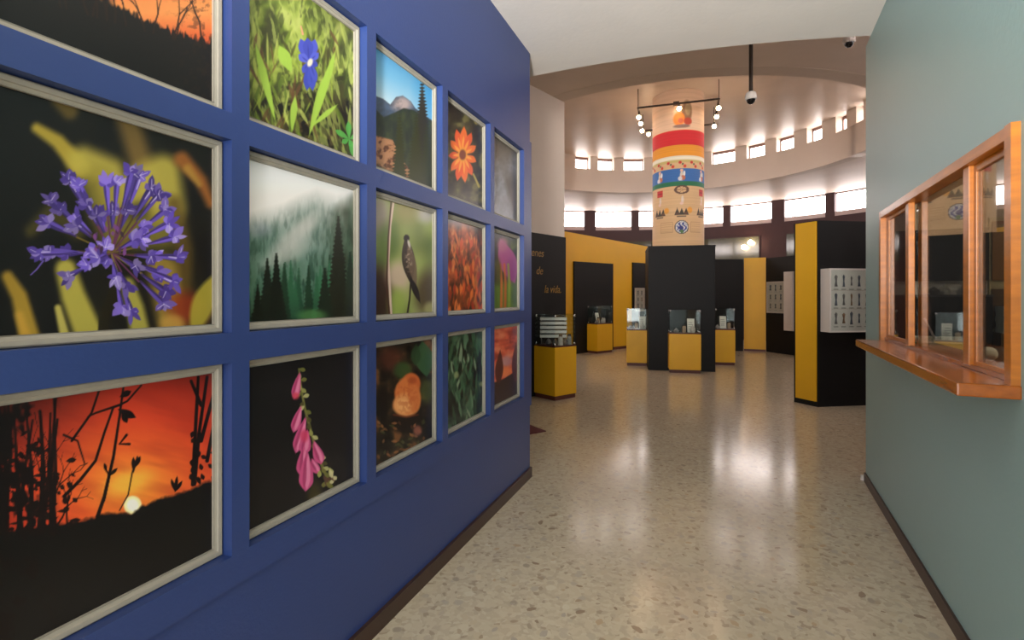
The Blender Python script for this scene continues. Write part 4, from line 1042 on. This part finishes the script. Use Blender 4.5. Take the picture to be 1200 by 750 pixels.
# ---- tall yellow and black exhibition partition on the right
e0, e1, e2 = Vector((3.867, 7.02, 0)), Vector((3.994, 6.69, 0)), Vector((4.708, 6.80, 0))
xd = (e2 - e1).normalized()
pp = [e1, e1 + xd*1.9, e0 + xd*1.9, e0]
tall = empty('exhibition_partition', W(*((e0+e1)/2 + xd*.9).xy)); tag(tall, 'tall black exhibition partition with a yellow end face and specimen board', 'partition')
_loc(MB().prism([W(v.x, v.y) for v in pp], 0.0, 2.44), 'body', M_black, tall)
yv = (e1 - e0)
def YE(f, o): v = e0 + yv*f - xd*o; return W(v.x, v.y)
_loc(MB().prism([YE(.12, 0), YE(.97, 0), YE(.97, .02), YE(.12, .02)], 0.07, 2.43), 'end_panel', M_yellow, tall)
rzT = TH + math.atan2(xd.y, xd.x)
bp = e1 + xd*0.47
b_root = specimen_board(W(bp.x, bp.y, 0.985), rzT, .86, .82, .15, 3, 7, 'thick white specimen board with rows of dark insects on the black partition', seed=5)

# ---- far panels on the right: black, yellow, black
def standing_panel(px0, px1, y0, y1, z, label, m, name='standing_panel', trim=True, thick=.08):
    a, b = Vector((*G(px0, y0), 0)), Vector((*G(px1, y1), 0))
    dd = (b - a).normalized(); nn = Vector((-dd.y, dd.x, 0))
    mid = (a+b)/2; root = empty(name, W(mid.x, mid.y)); tag(root, label, 'panel')
    q = [W(v.x, v.y) for v in (a, b, b+nn*thick, a+nn*thick)]
    _loc(MB().prism(q, .05 if trim else 0, z), 'board', m, root)
    if trim: _loc(MB().prism(q, 0, .05), 'base_trim', M_trim_red, root)
    return a, b, TH + math.atan2(dd.y, dd.x)
standing_panel(826, 871, 411, 411.5, 2.42, 'black standing panel between the pillar casing and the narrow yellow panel', M_black, trim=False)
standing_panel(872, 897.5, 411, 412, 2.46, 'narrow yellow standing panel between two black ones', M_yellow)
a, b, rz = standing_panel(898, 958, 412, 420.5, 2.44, 'black standing panel carrying the beige specimen board', M_black, trim=False)
t = a + (b-a)*.235
specimen_board(W(t.x, t.y, 1.02), rz, .60, .80, .05, 3, 3, 'beige specimen board with nine frames behind the tall partition', m=M_paper, seed=7)
# white wall case beside it, half behind the tall partition
t = a + (b-a).normalized()*.83
edge = empty('wall_case', W(t.x, t.y, 0.60), rz); tag(edge, 'tall plain white case on the black panel, next to the nine-frame specimen board', 'case')
MB().box((-.145, -.09, 0), (.145, 0.002, 1.45)).build('case_body', M_case, edge, bevel=.004)
MB().box((-.13, -.102, .02), (.13, -.089, 1.43)).build('door', M_case, edge)

# ---- lamps on a square track round the pillar
TRK = W(3.41, 10.54); TZ = 5.15
trk = empty('track_light', (TRK.x, TRK.y, TZ), TH - math.radians(18)); tag(trk, 'square dark lighting track hung around the top of the pillar', 'track light')
hs = .74
for a, b in (((-hs,-hs),(hs,-hs)), ((hs,-hs),(hs,hs)), ((hs,hs),(-hs,hs)), ((-hs,hs),(-hs,-hs))):
    MB().tube((a[0],a[1],0), (b[0],b[1],0), .02).build('track_bar', M_metal, trk)
for x, y in ((-hs,-hs),(hs,-hs),(hs,hs),(-hs,hs)):
    MB().tube((x,y,0), (x,y,Z_TOP-TZ), .006).build('suspension_rod', M_metal, trk)
MB().box((-.08,-hs-.04,-.03), (.03,-hs+.04,.03)).build('junction_box', M_metal, trk)
for k, (x, y, dz) in enumerate(((.03,-hs,-.10), (-hs,-hs+.2,-.12), (-hs,-.02,-.08), (-hs,.45,-.085), (-hs+.12,hs,-.085), (hs,-hs+.12,-.13), (hs,-.1,-.12), (hs,.62,-.085))):
    lp = empty('spot_lamp', local(trk, x, y, TZ+dz)); tag(lp, 'small glowing globe spot lamp under the square track', 'lamp', 'globe lamps on the square track')
    MB().tube((0,0,.045), (0,0,-dz), .012).build('lamp_stem', M_metal, lp)
    so = MB().lathe([(.0005,.05), (.03,.045), (.034,.02), (.03,.018)], 12).build('socket', M_metal, lp)
    MB().lathe([(.0005,-.043), (.022,-.037), (.038,-.019), (.043,0), (.038,.019), (.028,.036), (.0005,.045)], 14).build('globe', M_lamp, so, smooth=True)

# two wall lamps shining in front of the glazing
for px, py in ((872.5, 290), (880, 284.5)):
    ph = phi_at(px, R_OUT-.15); q = pol(R_OUT-.06, ph); dd = (q - Vector((0,0,0)))
    dist = (q.x*(-ST) + q.y*CT); z = H + (HOR-py)*dist/F
    lp = empty('wall_lamp', (q.x, q.y, z)); tag(lp, ('lower' if py > 287 else 'higher') + ' of two small round wall lamps glowing above the yellow panel', 'lamp', 'wall lamps above the yellow panel')
    di = (CW - q); di.z = 0; di.normalize()
    MB().tube((0,0,0), tuple(di*.10), .02).build('lamp_arm', M_metal, lp)
    mb = MB().lathe([(.0005,-.08), (.045,-.065), (.075,-.03), (.08,0), (.075,.03), (.045,.065), (.0005,.08)], 14); mb.v = [tuple(Vector(v) + di*.16) for v in mb.v]
    mb.build('globe', M_lamp, lp, smooth=True)

# ---- dome cameras
def dome(pos, drop, label):
    root = empty('dome_camera', pos); tag(root, label, 'camera', 'dome cameras')
    if drop > .1: MB().tube((0,0,.06), (0,0,drop), .022).build('pole', M_metal, root); MB().lathe([(.0005,drop-.012),(.05,drop-.012),(.05,drop),(.0005,drop)], 14).build('ceiling_plate', M_metal, root)
    MB().lathe([(.0005,.075), (.05,.075), (.062,.05), (.066,0), (.058,-.01), (.0005,-.01)], 18).build('housing', M_case, root, smooth=True)
    MB().lathe([(.0005,-.062), (.02,-.058), (.04,-.04), (.05,-.01), (.045,-.005), (.0005,-.005)], 18).build('dome', mat('smoked_dome', (22, 20, 20), .1), root, smooth=True)
q = W((880-600)/F*6.0, 6.0); zc = H + (HOR-116)*6.0/F
dome((q.x, q.y, zc), Z_SOFFIT - zc, 'dome security camera hanging on a long dark pole')
q = W((995-600)/F*6.0, 6.0)
dome((q.x, q.y, Z_SOFFIT-.075), 0, 'dome security camera fixed close under the ceiling')

# ---- maroon mat beyond the end of the blue wall
m0 = Vector((*G(640, 506), 0)); u1 = Vector((-.137, .216, 0)).normalized(); u2 = Vector((-u1.y, u1.x, 0))
q = [m0, m0 + u1*.75, m0 + u1*.7 + u2*.8, m0 + u2*.8]
qq = [W(v.x, v.y) for v in q]
mo = MB().prism(qq, 0, .012).build('door_mat', mat('maroon_mat', (92, 40, 42), .95, var=.15, scale=40, bump=.4, bscale=200), None, bevel=.003)
tag(mo, 'maroon floor mat with one corner showing past the blue wall', 'mat')

# ---- wooden service counter and what lies on it
ctr = empty('service_counter', RW(AR, 3.2, 1.10)); tag(ctr, 'varnished wooden counter ledge under the service window in the teal wall', 'counter')
L_ = AR - .166
_loc(MB().prism([RW(L_, 2.208), RW(AR+.002, 2.208), RW(AR+.002, 4.14), RW(L_, 4.14)], 1.112, 1.157), 'ledge', M_wood_h, ctr, bevel=.006)
_loc(MB().prism([RW(AR+.002, 2.236), RW(AR+.52, 2.236), RW(AR+.52, 4.17), RW(AR+.002, 4.17)], 1.112, 1.155), 'inner_top', M_wood_h, ctr)
_loc(MB().prism([RW(AR+T, 2.27), RW(AR+.5, 2.27), RW(AR+.5, 2.31), RW(AR+T, 2.31)], 0, 1.112), 'support', M_wood, ctr)
_loc(MB().prism([RW(AR+T, 4.12), RW(AR+.5, 4.12), RW(AR+.5, 4.16), RW(AR+T, 4.16)], 0, 1.112), 'support', M_wood, ctr)

rzR = TH - THR
tray = empty('desk_tray', RW(1.04, 4.02, 1.155), rzR); tag(tray, 'small white and green open tray on the service counter', 'tray')
Mt, Mg = mat('tray_white', (214, 210, 190), .5), mat('tray_green', (70, 130, 112), .6)
MB().box((-.13,-.09,0), (.13,.09,.008)).build('tray_bottom', Mg, tray)
for a, b in (((-.13,-.09,.008),(.13,-.082,.04)), ((-.13,.082,.008),(.13,.09,.04)), ((-.13,-.082,.008),(-.122,.082,.04)), ((.122,-.082,.008),(.13,.082,.04))):
    MB().box(a, b).build('tray_side', Mt, tray)
pen = empty('pen', local(tray, -.02, 0, 1.163)); tag(pen, 'pale pen leaning up out of the tray on the service counter', 'pen')
MB().tube((.0,0,0.004), (-.055,.02,.15), .006).build('barrel', mat('pen_pink', (214, 190, 190), .4), pen)
MB().tube((.0,0,0.004), (.006,-.002,-.0), .003).build('tip', M_metal, pen)
knob = MB().lathe([(.0005,0), (.018,0), (.03,.014), (.033,.03), (.028,.048), (.014,.06), (.0005,.062)], 14).build('paper_weight', mat('ivory_ball', (226, 214, 190), .35), None, smooth=True); knob.location = RW(.97, 3.07, 1.155)
tag(knob, 'small round ivory knob standing on the service counter', 'paperweight')
note = MB().box((-.12,-.1,0), (.12,.1,.012)).build('note_pad', mat('pad_white', (220, 214, 204), .6), None, bevel=.002); note.location = RW(1.165, 3.0, 1.155); note.rotation_euler = (0, 0, rzR)
tag(note, 'flat white pad lying on the service counter behind the window', 'pad')

# office cupboards on the far wall, seen through the window
S1 = S_END - .1
cab = empty('black_cabinet', RW(1.20, S1-.1, 0)); tag(cab, 'tall black cabinet behind the service window', 'cabinet')
_loc(rbox(MB(), AR+T+.01, 1.47, S1-.12, S1, 0, 1.45), 'body', M_black, cab)
_loc(rbox(MB(), AR+T+.01, 1.47, S1-.06, S1, 1.56, 1.93), 'upper_body', M_black, cab)
_loc(rbox(MB(), AR+T+.01, 1.47, S1-.02, S1, 1.45, 1.56), 'back_panel', M_case, cab)
_loc(rbox(MB(), AR+T+.01, 1.47, S1-.14, S1, 1.445, 1.46), 'shelf', mat('grey_shelf', (70, 70, 72), .4), cab)
for k, l in enumerate((1.16, 1.22, 1.34)):
    q = RW(l, S1-.08, 1.46)
    rock(q, .03, .06 + .02*k, 'small dark ornament on the black cabinet shelf', 'ornaments on the cabinet shelf', M_stone[[1, 4, 0][k]])
bc = empty('brown_cupboard', RW(1.7, S1-.1, 0)); tag(bc, 'brown wooden cupboard with pale surround behind the service window', 'cupboard')
M_brown = mat('brown_wood', (140, 92, 32), .4, var=.12, scale=5)
_loc(rbox(MB(), 1.48, 1.98, S1-.22, S1, 0, 1.20), 'lower_body', mat('olive_wood', (96, 70, 26), .5), bc)
_loc(rbox(MB(), 1.48, 1.98, S1-.03, S1, 1.20, 2.0), 'surround', mat('pale_surround', (190, 172, 130), .6), bc)
_loc(rbox(MB(), 1.49, 1.73, S1-.05, S1-.03, 1.56, 1.97), 'door', M_brown, bc)
_loc(rbox(MB(), 1.49, 1.86, S1-.05, S1-.03, 1.22, 1.50), 'lower_door', mat('dark_brown_wood', (92, 62, 22), .5), bc)
for k in range(5):
    pk = rbox(MB(), 1.50+.004*(k % 2), 1.86, S1-.2, S1-.06, 1.20+.036*k, 1.20+.036*k+.036).build('paper_stack', mat('paper_white', (228, 224, 214), .7, var=.05, scale=40), None)
    tag(pk, ['lowest', 'second lowest', 'middle', 'second highest', 'topmost'][k] + ' bundle of white papers in the pile on the brown cupboard', 'papers', 'paper bundles on the brown cupboard')
ol = empty('office_fill_lamp', RW(1.9, 2.6, 2.84)); tag(ol, 'round white ceiling lamp added out of sight to light the office behind the service window', 'lamp')  # unseen lamp added to light the office interior
MB().lathe([(.0005,.06), (.16,.06), (.16,.03), (.0005,.03)], 20).build('lamp_base', M_case, ol)
MB().lathe([(.0005,-.04), (.08,-.03), (.13,0), (.145,.03), (.0005,.03)], 20).build('diffuser', mat_emit('office_fill_lamp', (255, 240, 220), 110), ol, smooth=True)
# small white door stop at the foot of the teal wall
ds = MB().lathe([(.0005,0), (.016,0), (.018,.01), (.014,.03), (.016,.04), (.0005,.044)], 12).build('door_stop', M_case, None, smooth=True); ds.location = RW(AR-.015, S_END+.03, 0)
tag(ds, 'tiny white door stop at the end of the teal wall', 'door stop')
